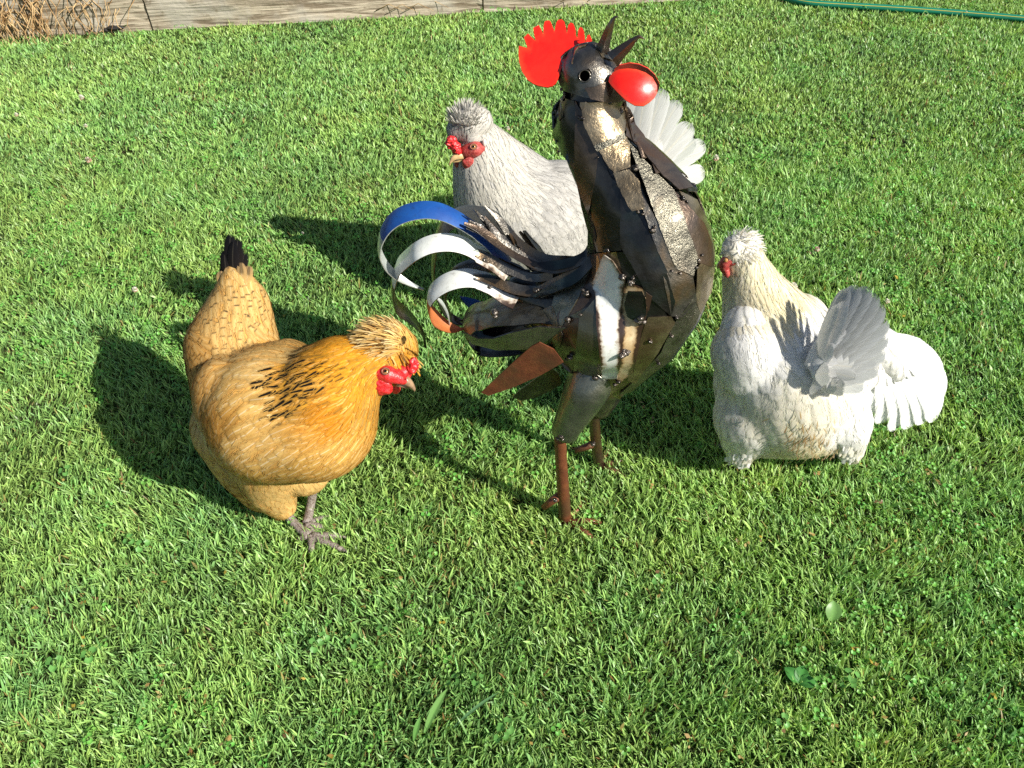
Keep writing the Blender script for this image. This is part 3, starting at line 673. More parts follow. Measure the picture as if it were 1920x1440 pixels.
fld = [
    # cushion and tail cover
    (450, 600, 447, 560, .030, .017, CUSH, CUSH, (0, .95, .2), .003), (400, 620, 408, 575, .028, .016, CUSH, CUSH, (0, .95, .2), .003), (500, 600, 480, 560, .028, .016, CUSH, CUSH, (0, .9, .2), .003),
    (365, 660, 372, 700, .028, .016, CUSH, RUSTY, (0, .8, .2), .004), (430, 540, 432, 505, .034, .018, CUSH, CUSH, (0, .3, .5), .002), (465, 540, 455, 500, .034, .018, CUSH, CUSH, (0, .3, .5), .002), (430, 650, 420, 610, .028, .017, CUSH, CUSH, (0, .7, .2), .003), (520, 640, 490, 615, .028, .016, CUSH, CUSH, (0, .5, .3), .003),
    # back and shoulder
    (560, 665, 520, 668, .034, .020, BUFFP, BUFFP, (0, 0, .3), .002), (500, 690, 455, 700, .036, .022, BUFFP, BUFFP, (0, 0, .7), .003), (450, 720, 415, 745, .036, .022, BUFF, BUFFP, (0, 0, .7), .003), (400, 720, 385, 760, .036, .022, BUFFP, RUSTY, (0, 0, .4), .004),
    (390, 780, 395, 815, .036, .022, RUSTY, RUSTY, (0, 0, .3), .004), (440, 770, 415, 800, .036, .022, BUFF, RUSTY, (0, 0, .5), .003),
    # wing and side
    (470, 830, 435, 850, .040, .024, BUFF, BUFFP, (0, 0, .95), .003), (540, 830, 500, 845, .040, .024, BUFF, BUFFP, (0, 0, .95), .003), (490, 770, 450, 790, .040, .024, BUFFP, BUFF, (0, 0, .9), .003), (480, 890, 455, 920, .036, .022, BUFF, BUFF, (0, 0, .7), .003),
    (600, 860, 560, 880, .036, .022, BUFF, BUFF, (0, 0, 1), .003), (650, 840, 615, 870, .032, .020, BUFF, BUFF, (0, 0, .9), .003), (560, 900, 520, 905, .032, .020, BUFF, BUFF, (0, 0, .7), .003), (680, 780, 665, 815, .030, .015, GOLD, BUFF, (0, 0, .5), .003),
    # fluff and thigh
    (375, 800, 385, 840, .040, .022, PALE, PALE, (0, 0, .1), .004), (410, 880, 430, 910, .040, .022, PALE, BUFF, (0, 0, .1), .004), (450, 930, 480, 945, .036, .020, BUFF, BUFF, (0, 0, .4), .003), (510, 940, 530, 962, .026, .016, BUFFP, BUFFP, (0, 0, .1), .003), (570, 905, 590, 922, .02, .012, BUFFP, BUFFP, (0, 0, 0), .002),
    # neck hackles
    (668, 650, 625, 665, .040, .0085, GOLD, GOLD, (.25, 0, .2), .002), (620, 650, 580, 665, .040, .009, GOLD, GOLD, (.5, 0, .2), .002), (580, 665, 535, 685, .042, .0105, GOLD, BUFF, (1.6, 0, .1), .003, 2.6), (560, 710, 515, 730, .042, .0085, GOLD, BUFF, (1.6, 0, .1), .003, 2.6), (600, 720, 550, 740, .042, .008, GOLD, BUFF, (1.5, 0, .1), .003, 2.4), (575, 745, 540, 765, .038, .0085, GOLD, BUFF, (1.5, 0, .1), .003, 2.2), (610, 690, 570, 705, .042, .008, GOLD, GOLD, (1.3, 0, .1), .003, 1.8), (540, 690, 505, 705, .040, .009, GOLD, BUFF, (1.4, 0, .1), .003, 1.2),
    (650, 690, 610, 710, .040, .007, GOLD, GOLD, (.8, 0, .1), .002, 1.3), (640, 735, 600, 755, .040, .009, GOLD, ORANGE, (.5, 0, .1), .002, 1.2), (640, 780, 600, 800, .034, .014, ORANGE, ORANGE, (0, 0, .2), .002, 1.8), (610, 770, 570, 788, .034, .014, ORANGE, ORANGE, (0, 0, .2), .002, 1.2), (590, 790, 550, 805, .036, .018, ORANGE, BUFF, (0, 0, .5), .002), (675, 720, 655, 760, .036, .008, GOLD, GOLD, (.25, 0, .2), .002), (693, 750, 685, 790, .036, .009, GOLD, BUFF, (.4, 0, .3), .003),
]
bv = plumage(body, fld, b, M['feather'])
# tail feathers
for bx, by, tx, ty, dY, wpx in [(436, 520, 432, 438, 0, 22), (446, 520, 446, 447, .01, 20), (428, 525, 421, 468, -.005, 18), (452, 522, 459, 474, .01, 16), (440, 525, 438, 452, -.01, 20), (424, 530, 416, 496, -.01, 14), (456, 525, 464, 500, .0, 12)]:
    p = W(bx, by, .95 + dY * .5); q = W(tx, ty, .975 + dY)
    quill('tail_feather', p, q, R(wpx, p) * 1.6, Vector((-.4 + .1 * dY * 50, -.8, .4)), M['quill'], b, (.03, .022, .018), (.010, .010, .013), (0, 0, .12), .05, .6, .5)
for bx, by, tx, ty in [(455, 530, 452, 492), (462, 530, 468, 498), (430, 535, 428, 500), (420, 540, 412, 508), (444, 535, 441, 505)]:
    p = W(bx, by, .935); q = W(tx, ty, .95); quill('tail_covert', p, q, .016, Vector((0, -.8, .5)), M['quill'], b, CUSH, (.30, .20, .10), (.6, 0, .3), .05, .6, .5)
# head
head = blob_mesh([[(694, 704, .815, 12), (710, 700, .803, 17), (728, 702, .797, 17), (748, 709, .797, 12), (756, 714, .798, 8)], [(705, 716, .805, 13), (722, 714, .797, 13)], [(730, 700, .82, 24), (756, 698, .812, 14)]], .0018, 5)
link('face', head, b, [M['red']]); hb = bvh_of(head); eye(b, hb, 723, 696, .0050)
wp = W(717, 725, .790); lump('wattle', [(wp + Vector((0, 0, .008)), .0105, (1, .6, .8)), (wp + Vector((.001, -.001, -.002)), .0135, (1.05, .55, 1)), (wp + Vector((-.004, 0, .0)), .010, (.9, .5, 1.1))], M['red'], b, .3, nz=.0008)
wp = W(741, 726, .822); lump('wattle', [(wp, .011, (.9, .5, 1.1))], M['red'], b, .3, nz=.0008)
lump('comb', [(W(x, y, Y), R(r, W(x, y, Y)), (1, .8, 1.1)) for x, y, Y, r in [(766, 700, .812, 8), (772, 692, .812, 10), (777, 683, .815, 9), (776, 675, .818, 6), (768, 688, .822, 8), (762, 706, .808, 6), (780, 690, .815, 5), (770, 679, .815, 6)]], M['red'], b, .5, .0014, 2, .0012)
beak(b, [(744, 708, .806, 11), (758, 712, .803, 10), (769, 720, .801, 7), (776, 729, .80, 3.5), (777, 734, .80, .8)], [(744, 718, .806, 7), (758, 722, .804, 6), (768, 728, .803, 2)], M['beak'])
mb = MB(); mb.ico(W(760, 711, .794), .0012, 1); mb.build('nostril', M['black'], b)
cc = W(720, 650, .838); cr = R(44, cc)
cap = blob_mesh([[(702, 652, .85, 36), (724, 636, .85, 40), (750, 650, .85, 33), (764, 672, .842, 20)]], .004, 5); link('crest_base', cap, b, [M['under_buff']])
CR1 = (.68, .47, .16); CR2 = (.78, .63, .34); CR3 = (.30, .15, .04)
f2 = [(745, 672, 735, 640, .030, .0042, GOLD, CR1, (0, 0, .2), .006), (725, 668, 705, 655, .030, .0040, GOLD, CR1, (.2, 0, .2), .006), (738, 640, 718, 610, .034, .0040, CR1, CR2, (0, 0, .4), .003), (710, 640, 675, 638, .034, .0040, CR1, CR2, (0, 0, .4), .003), (700, 670, 670, 665, .030, .0040, GOLD, CR2, (0, 0, .4), .006), (762, 660, 758, 630, .030, .0040, GOLD, CR1, (0, 0, .2), .006), (740, 690, 720, 684, .022, .005, GOLD, CR1, (.5, 0, 0), .004), (758, 685, 748, 674, .018, .005, CR3, GOLD, (.7, 0, 0), .004), (725, 610, 700, 602, .034, .0040, CR1, CR2, (0, 0, .4), .003)]
plumage(cap, f2, b, M['feather'], 1.5, 6, name='crest', yawj=.3)
rts = cap_roots(W(722, 640, .84), R(36, cc), 420, lambda d: d.z > -.2 and d.x < .9, (1.1, .9, .95))
strands('crest_strands', cc, rts, .024, .0028, b, M['feather'], [(CR1, CR2), (GOLD, CR2), (CR1, CR1), (CR3, CR1)], Vector((-1.0, 0, -.9)), Vector((-1.0, .1, .35)), .7)
rr = []; capb = bvh_of(cap)
for k in range(210):
    p, n = hit(capb, random.uniform(692, 774), 674 + random.gauss(0, 6)); rr.append((p, n))
strands('brow_feathers', None, rr, .021, .0040, b, M['feather'], [(GOLD, CR1), (CR1, CR1), (GOLD, GOLD), (CR3, GOLD)], Vector((.2, -.2, -1.0)), Vector((.35, -.2, -.45)), .55, .3)
# legs
g1 = G(585, 1012); h1 = W(531, 955, .775)
chicken_leg(b, [h1, h1 * .5 + g1 * .5 + Vector((-.004, 0, .002)), g1 + Vector((-.003, 0, .010))], [[g1 + Vector((0, 0, .010)), G(615, 1018, .012), G(642, 1030, .010)], [g1 + Vector((0, 0, .010)), G(584, 1022, .012), G(583, 1037, .008)], [g1 + Vector((0, 0, .010)), G(618, 1004, .010), G(640, 1006, .006)], [g1 + Vector((-.004, 0, .012)), G(562, 1010, .006)]])
g2 = G(578, 990, 0); h2 = W(588, 912, .80)
chicken_leg(b, [h2, W(582, 950, .785), g2 + Vector((0, 0, .012))], [[g2 + Vector((0, 0, .012)), G(600, 988, .010), G(622, 990, .004)], [g2 + Vector((0, 0, .012)), G(590, 998, .008), G(602, 1008, .004)], [g2 + Vector((0, 0, .01)), G(595, 975, .008), G(612, 968, .004)], [g2 + Vector((0, .0, .01)), G(565, 985, .004)]])

# ================================================================== GREY HEN
GA = (.43, .425, .41); GB = (.52, .505, .475); GW = (.62, .60, .54); GD = (.30, .29, .28)
b = empty('hen', G(985, 560)); tag(b, 'pale lavender grey crested hen behind the metal rooster, facing left, tail fanned out', 'hen', 'live crested hens on the lawn')
body = blob_mesh([
    [(1000, 420, 1.36, 112), (950, 400, 1.345, 98), (930, 360, 1.35, 80), (905, 310, 1.365, 56), (895, 262, 1.375, 40)],
    [(1000, 420, 1.36, 112), (1050, 395, 1.39, 92), (1100, 380, 1.42, 75), (1160, 370, 1.44, 50), (1190, 360, 1.45, 30)],
    [(1020, 440, 1.34, 88), (960, 450, 1.34, 82)], [(985, 500, 1.34, 55), (985, 530, 1.335, 26)], [(1010, 490, 1.39, 55), (1015, 525, 1.39, 24)],
    [(905, 262, 1.375, 36), (940, 300, 1.38, 46), (985, 350, 1.385, 62)], [(1050, 360, 1.38, 58)],
], .005, 12)
link('body', body.copy(), b, [M['under_grey']])
fld = [
    (905, 240, 915, 262, .024, .006, GB, GW, (0, 0, .3), .002), (940, 270, 955, 305, .040, .008, GW, GW, (0, 0, .3), .002, 1.3), (900, 330, 910, 370, .042, .008, GW, GW, (0, 0, .4), .002, 1.2), (930, 330, 945, 370, .044, .009, GW, GW, (0, 0, .3), .002, 1.2), (870, 350, 872, 390, .036, .009, GB, GW, (0, 0, .4), .003), (860, 400, 865, 440, .036, .012, GA, GB, (0, 0, .2), .003),
    (960, 370, 980, 410, .044, .011, GW, GB, (0, 0, .2), .002), (900, 400, 910, 440, .044, .013, GW, GW, (0, 0, .2), .002), (1000, 320, 1035, 330, .036, .015, GB, GA, (0, 0, .2), .002), (1060, 320, 1095, 335, .036, .018, GB, GA, (0, 0, .2), .002), (980, 340, 1015, 365, .040, .014, GW, GB, (0, 0, .2), .002),
    (1020, 400, 1050, 435, .034, .024, GA, GB, (0, 0, .1), .003), (1060, 420, 1085, 460, .034, .024, GA, GB, (0, 0, .1), .003), (980, 440, 1005, 480, .034, .024, GA, GB, (0, 0, .1), .003), (1040, 350, 1075, 375, .034, .022, GA, GB, (0, 0, .1), .003), (920, 460, 935, 500, .034, .022, GA, GB, (0, 0, .1), .003), (985, 520, 985, 545, .03, .02, GB, GB, (0, 0, .1), .003), (1150, 350, 1180, 345, .034, .02, GA, GB, (0, 0, .2), .003),
]
bv = plumage(body, fld, b, M['feather'])
TN = Vector((-.15, -.85, .5))
tf = [(1150, 190, 34, .01), (1182, 172, 36, .012), (1212, 160, 36, .010), (1243, 166, 36, .008), (1272, 188, 34, .005), (1297, 232, 36, .002), (1305, 262, 30, -.004), (1322, 268, 34, -.002), (1322, 322, 34, -.006), (1300, 345, 32, -.01)]
for i, (x, y, wd, dy) in enumerate(tf):
    p = W(1178 + i * .8, 372 - i * 2, 1.435 + dy); q = W(x, y, 1.50 + dy); quill('tail_feather', p, q, R(wd, p) * (1.12 if i != 6 else 1), TN + Vector((.05 * (i - 4), 0, 0)), M['quill_w'], b, (.52, .52, .50), (.55, .56, .54) if i != 6 else (.42, .45, .42), (0, 0, .30), .03 + .004 * i, .3, .86, .06)
for i, (x, y, wd) in enumerate([(1238, 262, 36), (1262, 302, 36), (1205, 255, 34), (1225, 330, 34), (1190, 270, 30)]):
    p = W(1180, 352 + i, 1.418 - .002 * i); q = W(x, y, 1.455 - .004 * i); quill('tail_covert', p, q, R(wd, p), TN, M['quill_w'], b, (.62, .61, .59), (.70, .69, .66), (0, 0, .5), .10, .5, .6, .2)
head = blob_mesh([[(866, 288, 1.342, 12), (878, 284, 1.332, 14), (890, 280, 1.330, 15), (902, 277, 1.338, 11)], [(872, 298, 1.335, 9), (890, 296, 1.332, 11)]], .0022, 5)
link('face', head, b, [M['red_dull']]); hb = bvh_of(head); eye(b, hb, 888, 275, .0052)
mb = MB(); p = W(908, 268, 1.333); mb.ico(p, R(6, p), 2, (.7, .7, 1.3)); mb.build('earlobe', M['ear'], b)
wp = W(877, 306, 1.320); lump('wattle', [(wp, .0105, (1, .55, 1.1)), (wp + Vector((.003, 0, .004)), .009, (1, .6, 1))], M['red_dull'], b, .3, nz=.0008)
wp = W(858, 308, 1.335); lump('wattle', [(wp, .0065, (.9, .6, 1.2))], M['red_dull'], b, .3, nz=.0006)
cb = []
for i in range(34):
    t = i / 33; x = 844 + 19 * t + random.uniform(-6, 6); y = 262 + 27 * t + random.uniform(-5, 5); p = W(x, y, 1.328 + random.uniform(-.004, .004)); cb.append((p, R(random.uniform(5, 6.5), p), (1, 1, 1)))
lump('comb', cb, M['red'], b, .5, .0013, 2, .0016)
beak(b, [(868, 291, 1.33, 8), (858, 293, 1.325, 7), (850, 297, 1.321, 5), (844, 305, 1.318, 2.2), (843, 311, 1.318, .6)], [(866, 298, 1.33, 5), (856, 301, 1.327, 4), (849, 304, 1.324, 1)], M['beak_pale'])
cap = blob_mesh([[(858, 244, 1.36, 21), (878, 232, 1.365, 31), (896, 230, 1.37, 28)], [(885, 258, 1.352, 18)]], .004, 5); link('crest_base', cap, b, [M['under_grey']])
f2 = [(885, 262, 900, 252, .018, .005, GB, GW, (0, 0, .2), .003), (870, 255, 865, 235, .022, .005, GB, GD, (0, 0, .2), .004), (895, 240, 905, 222, .024, .005, GB, GW, (0, 0, .2), .004)]
plumage(cap, f2, b, M['feather'], 1.4, 6, name='crest', yawj=.3)
ctr = W(872, 255, 1.365); rts = cap_roots(W(876, 240, 1.365), R(20, ctr), 520, lambda d: d.z > .15 and d.y < .7)
strands('crest_strands', ctr, rts, .032, .0038, b, M['feather'], [(GB, GW), (GB, GW), (GW, GW), (GW, GW), (GW, GB), (GW, GW), (GW, GW), (GD, GB)], Vector((0, 0, -.25)), Vector((0.10, .1, .8)), 1.0, .25)
for sx, Yd in ((985, 0), (1018, .05)):
    g = G(sx, 556 - Yd * 500); h = W(sx + 2, 520, 1.335 + Yd); chicken_leg(b, [h, (h + g) / 2 + Vector((.004, 0, 0)), g + Vector((0, 0, .012))], [[g + Vector((0, 0, .012)), g + Vector((-.03, -.02, .012)), g + Vector((-.06, -.03, .006))], [g + Vector((0, 0, .012)), g + Vector((-.03, .01, .012)), g + Vector((-.055, .015, .006))], [g + Vector((0, 0, .012)), g + Vector((-.01, -.035, .01)), g + Vector((-.02, -.06, .006))], [g + Vector((0, 0, .01)), g + Vector((.03, .005, .004))]])

# ================================================================== WHITE HEN
WH = (.82, .82, .80); WC = (.84, .76, .53); WC2 = (.84, .80, .68); WG = (.60, .61, .60)
b = empty('hen', G(1480, 870)); tag(b, 'white crested hen seen from behind with cream neck and one wing spread low', 'hen', 'live crested hens on the lawn')
body = blob_mesh([
    [(1480, 715, .915, 138), (1490, 760, .885, 100)],
    [(1480, 700, .92, 130), (1440, 610, .96, 84), (1415, 555, .985, 58), (1398, 505, 1.0, 42), (1392, 480, 1.0, 36)],
    [(1405, 780, .87, 66), (1392, 835, .865, 34), (1388, 868, .865, 12)], [(1580, 790, .865, 52), (1592, 830, .86, 30), (1600, 858, .86, 12)],
    [(1490, 805, .862, 56), (1440, 815, .865, 44)], [(1490, 805, .862, 56), (1545, 812, .863, 42)], [(1400, 660, .90, 66), (1395, 695, .885, 48)], [(1570, 650, .93, 66), (1610, 690, .915, 44)], [(1500, 600, .99, 50)], [(1515, 685, .875, 46)],
], .005, 12)
link('body', body.copy(), b, [M['under_white']])
fld = [
    (1385, 520, 1382, 560, .040, .008, WC2, WC, (0, 0, .1), .002), (1430, 540, 1440, 575, .040, .008, WC, WC, (0, 0, .1), .002), (1470, 570, 1490, 600, .040, .009, WC, WC, (0, 0, .1), .002, 1.2), (1390, 570, 1395, 605, .040, .010, WC, WC2, (0, 0, .1), .002), (1430, 590, 1450, 620, .040, .010, WC, WC2, (0, 0, .1), .002), (1365, 560, 1360, 600, .036, .010, WC2, WC2, (0, 0, .1), .002),
    (1400, 640, 1410, 680, .036, .020, WH, WH, (0, 0, .3), .003), (1370, 690, 1385, 725, .036, .022, WH, WH, (0, 0, .3), .003), (1450, 660, 1470, 700, .036, .022, WH, WH, (0, 0, .2), .003), (1520, 610, 1530, 640, .034, .020, WH, WH, (0, 0, .1), .003), (1570, 620, 1590, 650, .036, .022, WH, WH, (0, 0, .2), .003),
    (1500, 720, 1500, 760, .040, .024, WC2, WC2, (0, 0, .1), .005), (1360, 780, 1365, 825, .040, .020, WC2, WH, (0, 0, .1), .005), (1400, 820, 1395, 865, .040, .018, WC2, WH, (0, 0, .1), .006), (1440, 780, 1445, 820, .040, .02, WC2, WC2, (0, 0, .1), .005), (1500, 800, 1500, 835, .034, .015, WC, WC2, (0, 0, .1), .005), (1590, 790, 1595, 835, .040, .020, WH, WH, (0, 0, .1), .005), (1540, 770, 1545, 810, .040, .020, WC2, WC2, (0, 0, .1), .005), (1490, 850, 1490, 870, .025, .015, WC, WC, (0, 0, 0), .004), (1530, 680, 1545, 650, .036, .022, WH, WH, (0, 0, .2), .004),
]
bv = plumage(body, fld, b, M['feather_w'])
# dirty vent feathers
ds = FeatherSet(5)
for k in range(90):
    x, y = random.gauss(1512, 17), random.gauss(822, 17)
    if random.random() < .3: x, y = random.gauss(1560, 12), random.gauss(845, 8)
    p, n = hit(bv, x, y); d = Vector((random.gauss(0, .4), 0, -1)); d = (d - n * d.dot(n)).normalized(); pts = [p + n * (.006 + .004 * t) + d * .016 * t for t in np.linspace(0, 1, 5)]; sd = d.cross(n).normalized()
    ds.strip(pts, [sd] * 5, [n] * 5, random.uniform(.002, .004), (.50, .38, .20), random.choice([(.30, .17, .07), (.42, .28, .12), (.55, .45, .28)]), (0, 0, 0))
ds.build('soiled_fluff', M['feather'], b, 'stuff')
# folded left wing, its own mesh of covert feathers
wing = blob_mesh([[(1400, 615, .93, 46), (1398, 655, .90, 56), (1396, 695, .882, 42), (1404, 724, .872, 20)], [(1420, 640, .92, 55), (1440, 690, .90, 40)]], .004, 8)
wo_ = link('wing', wing.copy(), b, [M['under_white']])
plumage(wing, [(1390, 620, 1385, 655, .034, .018, WH, WH, (0, 0, .3), .003), (1420, 640, 1425, 680, .036, .020, WH, WH, (0, 0, .3), .003), (1375, 680, 1388, 715, .038, .022, WH, WH, (0, 0, .3), .003), (1415, 700, 1410, 730, .038, .022, WH, WC2, (0, 0, .3), .003)], wo_, M['feather_w'], name='wing_plumage')
# right wing spread low
w2 = blob_mesh([[(1600, 640, .93, 46), (1650, 655, .93, 40), (1675, 690, .925, 26)]], .004, 8); w2o = link('wing', w2.copy(), b, [M['under_white']])
plumage(w2, [(1620, 640, 1640, 665, .036, .022, WH, WH, (0, 0, .3), .003), (1660, 670, 1670, 700, .036, .022, WH, WH, (0, 0, .3), .003)], w2o, M['feather_w'], name='wing_plumage')
prim = [(1640, 775, 46, 0), (1662, 790, 46, 1), (1686, 803, 46, 2), (1712, 798, 46, 3), (1736, 790, 44, 4), (1757, 785, 42, 5), (1768, 750, 40, 6), (1764, 718, 34, 7), (1745, 686, 26, 8)]
for i, (x, y, wd, k) in enumerate(prim):
    p = W(1640 + 5 * k, 650 - 2 * k, .925 + .003 * k); q = W(x, y, .905 + .006 * k); quill('wing_feather', p, q, R(wd, p) * 1.5, Vector((.15, -.75, .65)), M['quill_w'], w2o, WH, (.80, .82, .80), (0, 0, .25), .10 - .004 * k, .55, .82, .10, wavy=-.03 * k / 4)
for i in range(7):
    p = W(1630 + 7 * i, 640 + i, .918 + .002 * i); q = W(1650 + 13 * i, 735 - 6 * i + (i == 0) * 6, .905 + .004 * i); quill('wing_covert', p, q, R(38, p), Vector((.15, -.7, .7)), M['quill_w'], w2o, WH, WH, (0, 0, .15), .14, .7, .7, .16)
mb = None
p = W(1675, 640, .93); q = W(1715, 668, .935); quill('wing_covert', p, q, .008, Vector((.2, -.6, .8)), M['quill'], w2o, (.35, .24, .15), (.25, .17, .10), (0, 0, .1), .05)
# tail: steep fan, its shaded face towards us, shade also greyed into the feather colours
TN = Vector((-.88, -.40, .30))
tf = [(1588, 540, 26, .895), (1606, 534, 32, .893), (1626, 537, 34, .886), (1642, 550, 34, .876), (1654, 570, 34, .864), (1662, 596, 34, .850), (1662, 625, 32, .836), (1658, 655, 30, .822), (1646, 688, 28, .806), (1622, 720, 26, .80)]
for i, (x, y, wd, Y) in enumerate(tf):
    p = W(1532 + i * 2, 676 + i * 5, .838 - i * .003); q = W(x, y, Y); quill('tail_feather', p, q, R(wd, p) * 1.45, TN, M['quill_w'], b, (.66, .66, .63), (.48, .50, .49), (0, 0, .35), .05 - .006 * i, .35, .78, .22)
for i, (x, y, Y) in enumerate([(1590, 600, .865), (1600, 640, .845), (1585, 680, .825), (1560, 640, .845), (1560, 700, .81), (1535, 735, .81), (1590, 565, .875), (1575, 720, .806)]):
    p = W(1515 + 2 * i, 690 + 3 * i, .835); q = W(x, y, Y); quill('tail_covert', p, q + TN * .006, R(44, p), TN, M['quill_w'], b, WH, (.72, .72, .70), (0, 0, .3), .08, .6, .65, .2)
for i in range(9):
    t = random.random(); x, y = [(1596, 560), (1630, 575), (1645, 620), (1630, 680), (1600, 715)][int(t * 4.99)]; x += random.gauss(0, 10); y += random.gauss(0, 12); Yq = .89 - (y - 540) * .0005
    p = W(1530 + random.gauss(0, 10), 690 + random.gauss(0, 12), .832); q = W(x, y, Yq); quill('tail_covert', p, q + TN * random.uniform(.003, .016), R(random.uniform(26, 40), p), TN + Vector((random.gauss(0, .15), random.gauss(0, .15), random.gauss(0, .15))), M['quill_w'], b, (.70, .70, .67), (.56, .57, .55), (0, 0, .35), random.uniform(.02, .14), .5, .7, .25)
for sx, sy, n_ in ((1390, 856, 90), (1598, 846, 80)):
    rr = []
    for k in range(n_):
        p, n = hit(bv, sx + random.gauss(0, 11), sy + random.gauss(0, 5)); rr.append((p, n))
    strands('thigh_fluff', None, rr, .016, .010, b, M['feather_w'], [(WC2, WH), (WH, WH), (WC2, WC2)], Vector((0, 0, -.6)), Vector((0, 0, -1.5)), .25, .5)
# dark gap feather under the tail
p = W(1598, 735, .85); q = W(1612, 700, .85); quill('tail_covert', q, p + Vector((0, 0, -.01)), .016, TN, M['quill'], b, (.30, .20, .14), (.10, .06, .045), (0, 0, 0), .05)
# head
mb = MB(); mb.ptube([(1374, 485, .985, 14), (1362, 489, .98, 11), (1358, 500, .98, 10), (1364, 512, .985, 7)], 4, 12); mb.build('face', M['red_dull'], b)
mb = MB(); mb.ptube([(1361, 505, .975, 5), (1363, 514, .975, 6), (1364, 520, .975, 2)], 4, 10); mb.build('wattle', M['red_dull'], b)
beak(b, [(1360, 490, .985, 7), (1352, 494, .985, 6), (1347, 499, .985, 3), (1345, 504, .985, .7)], [(1360, 497, .985, 4), (1353, 500, .985, 3), (1349, 503, .985, 1)], M['beak'])
mb = MB(); mb.ico(W(1361, 488, .972), .0035, 2); mb.build('eye', M['iris'], b)
cap = blob_mesh([[(1380, 468, .99, 26), (1398, 462, .995, 26)]], .004, 5); link('crest_base', cap, b, [M['under_white']])
plumage(cap, [(1400, 465, 1415, 478, .022, .005, WC2, WH, (0, 0, .2), .005), (1380, 460, 1370, 440, .020, .005, WC2, WH, (0, 0, .2), .005), (1395, 480, 1400, 495, .02, .005, WC2, WH, (0, 0, .2), .005)], b, M['feather_w'], 1.4, 6, name='crest', yawj=.3)
ctr = W(1390, 466, .995); rts = cap_roots(ctr, R(22, ctr), 300, lambda d: d.z > -.3)
strands('crest_strands', ctr, rts, .020, .0030, b, M['feather_w'], [(WC2, WH), (WH, WH), (WC, WC2)], Vector((.5, 0, -1.2)), Vector((0.5, .0, .15)), .6, .25)
for sx in (1405, 1585):
    g = G(sx, 866); h = W(sx, 848, .868); chicken_leg(b, [h, (h + g) / 2, g + Vector((0, 0, .012))], [[g + Vector((0, 0, .012)), g + Vector((-.02, .04, .010)), g + Vector((-.03, .065, .006))], [g + Vector((0, 0, .012)), g + Vector((-.035, .02, .01)), g + Vector((-.055, .035, .006))], [g + Vector((0, 0, .01)), g + Vector((.012, .04, .006)), g + Vector((.02, .06, .005))]])

# ================================================================== METAL ROOSTER
b = empty('rooster_sculpture', G(1090, 940)); tag(b, 'tall welded scrap metal rooster sculpture with bright red comb and curled strip tail', 'sculpture')
sk = blob_mesh([
    [(1100, 138, .905, 40), (1112, 160, .90, 44), (1106, 195, .895, 46), (1102, 230, .89, 54), (1118, 280, .88, 61), (1148, 325, .87, 71), (1186, 380, .855, 87), (1212, 430, .845, 104), (1220, 490, .835, 111), (1212, 550, .83, 112), (1190, 610, .83, 96), (1160, 665, .83, 70), (1130, 700, .82, 45)],
    [(1190, 560, .83, 100), (1120, 575, .835, 84), (1065, 575, .845, 66), (1010, 560, .86, 44), (970, 540, .87, 26)],
    [(1120, 620, .83, 80)], [(1185, 590, .82, 98), (1135, 600, .805, 84), (1085, 605, .81, 60)],
], .006, 8)
link('core', sk.copy(), b, [M['black_steel']]); rb = bvh_of(sk)
MIR = Vector((0, 1.67, CAM_H))
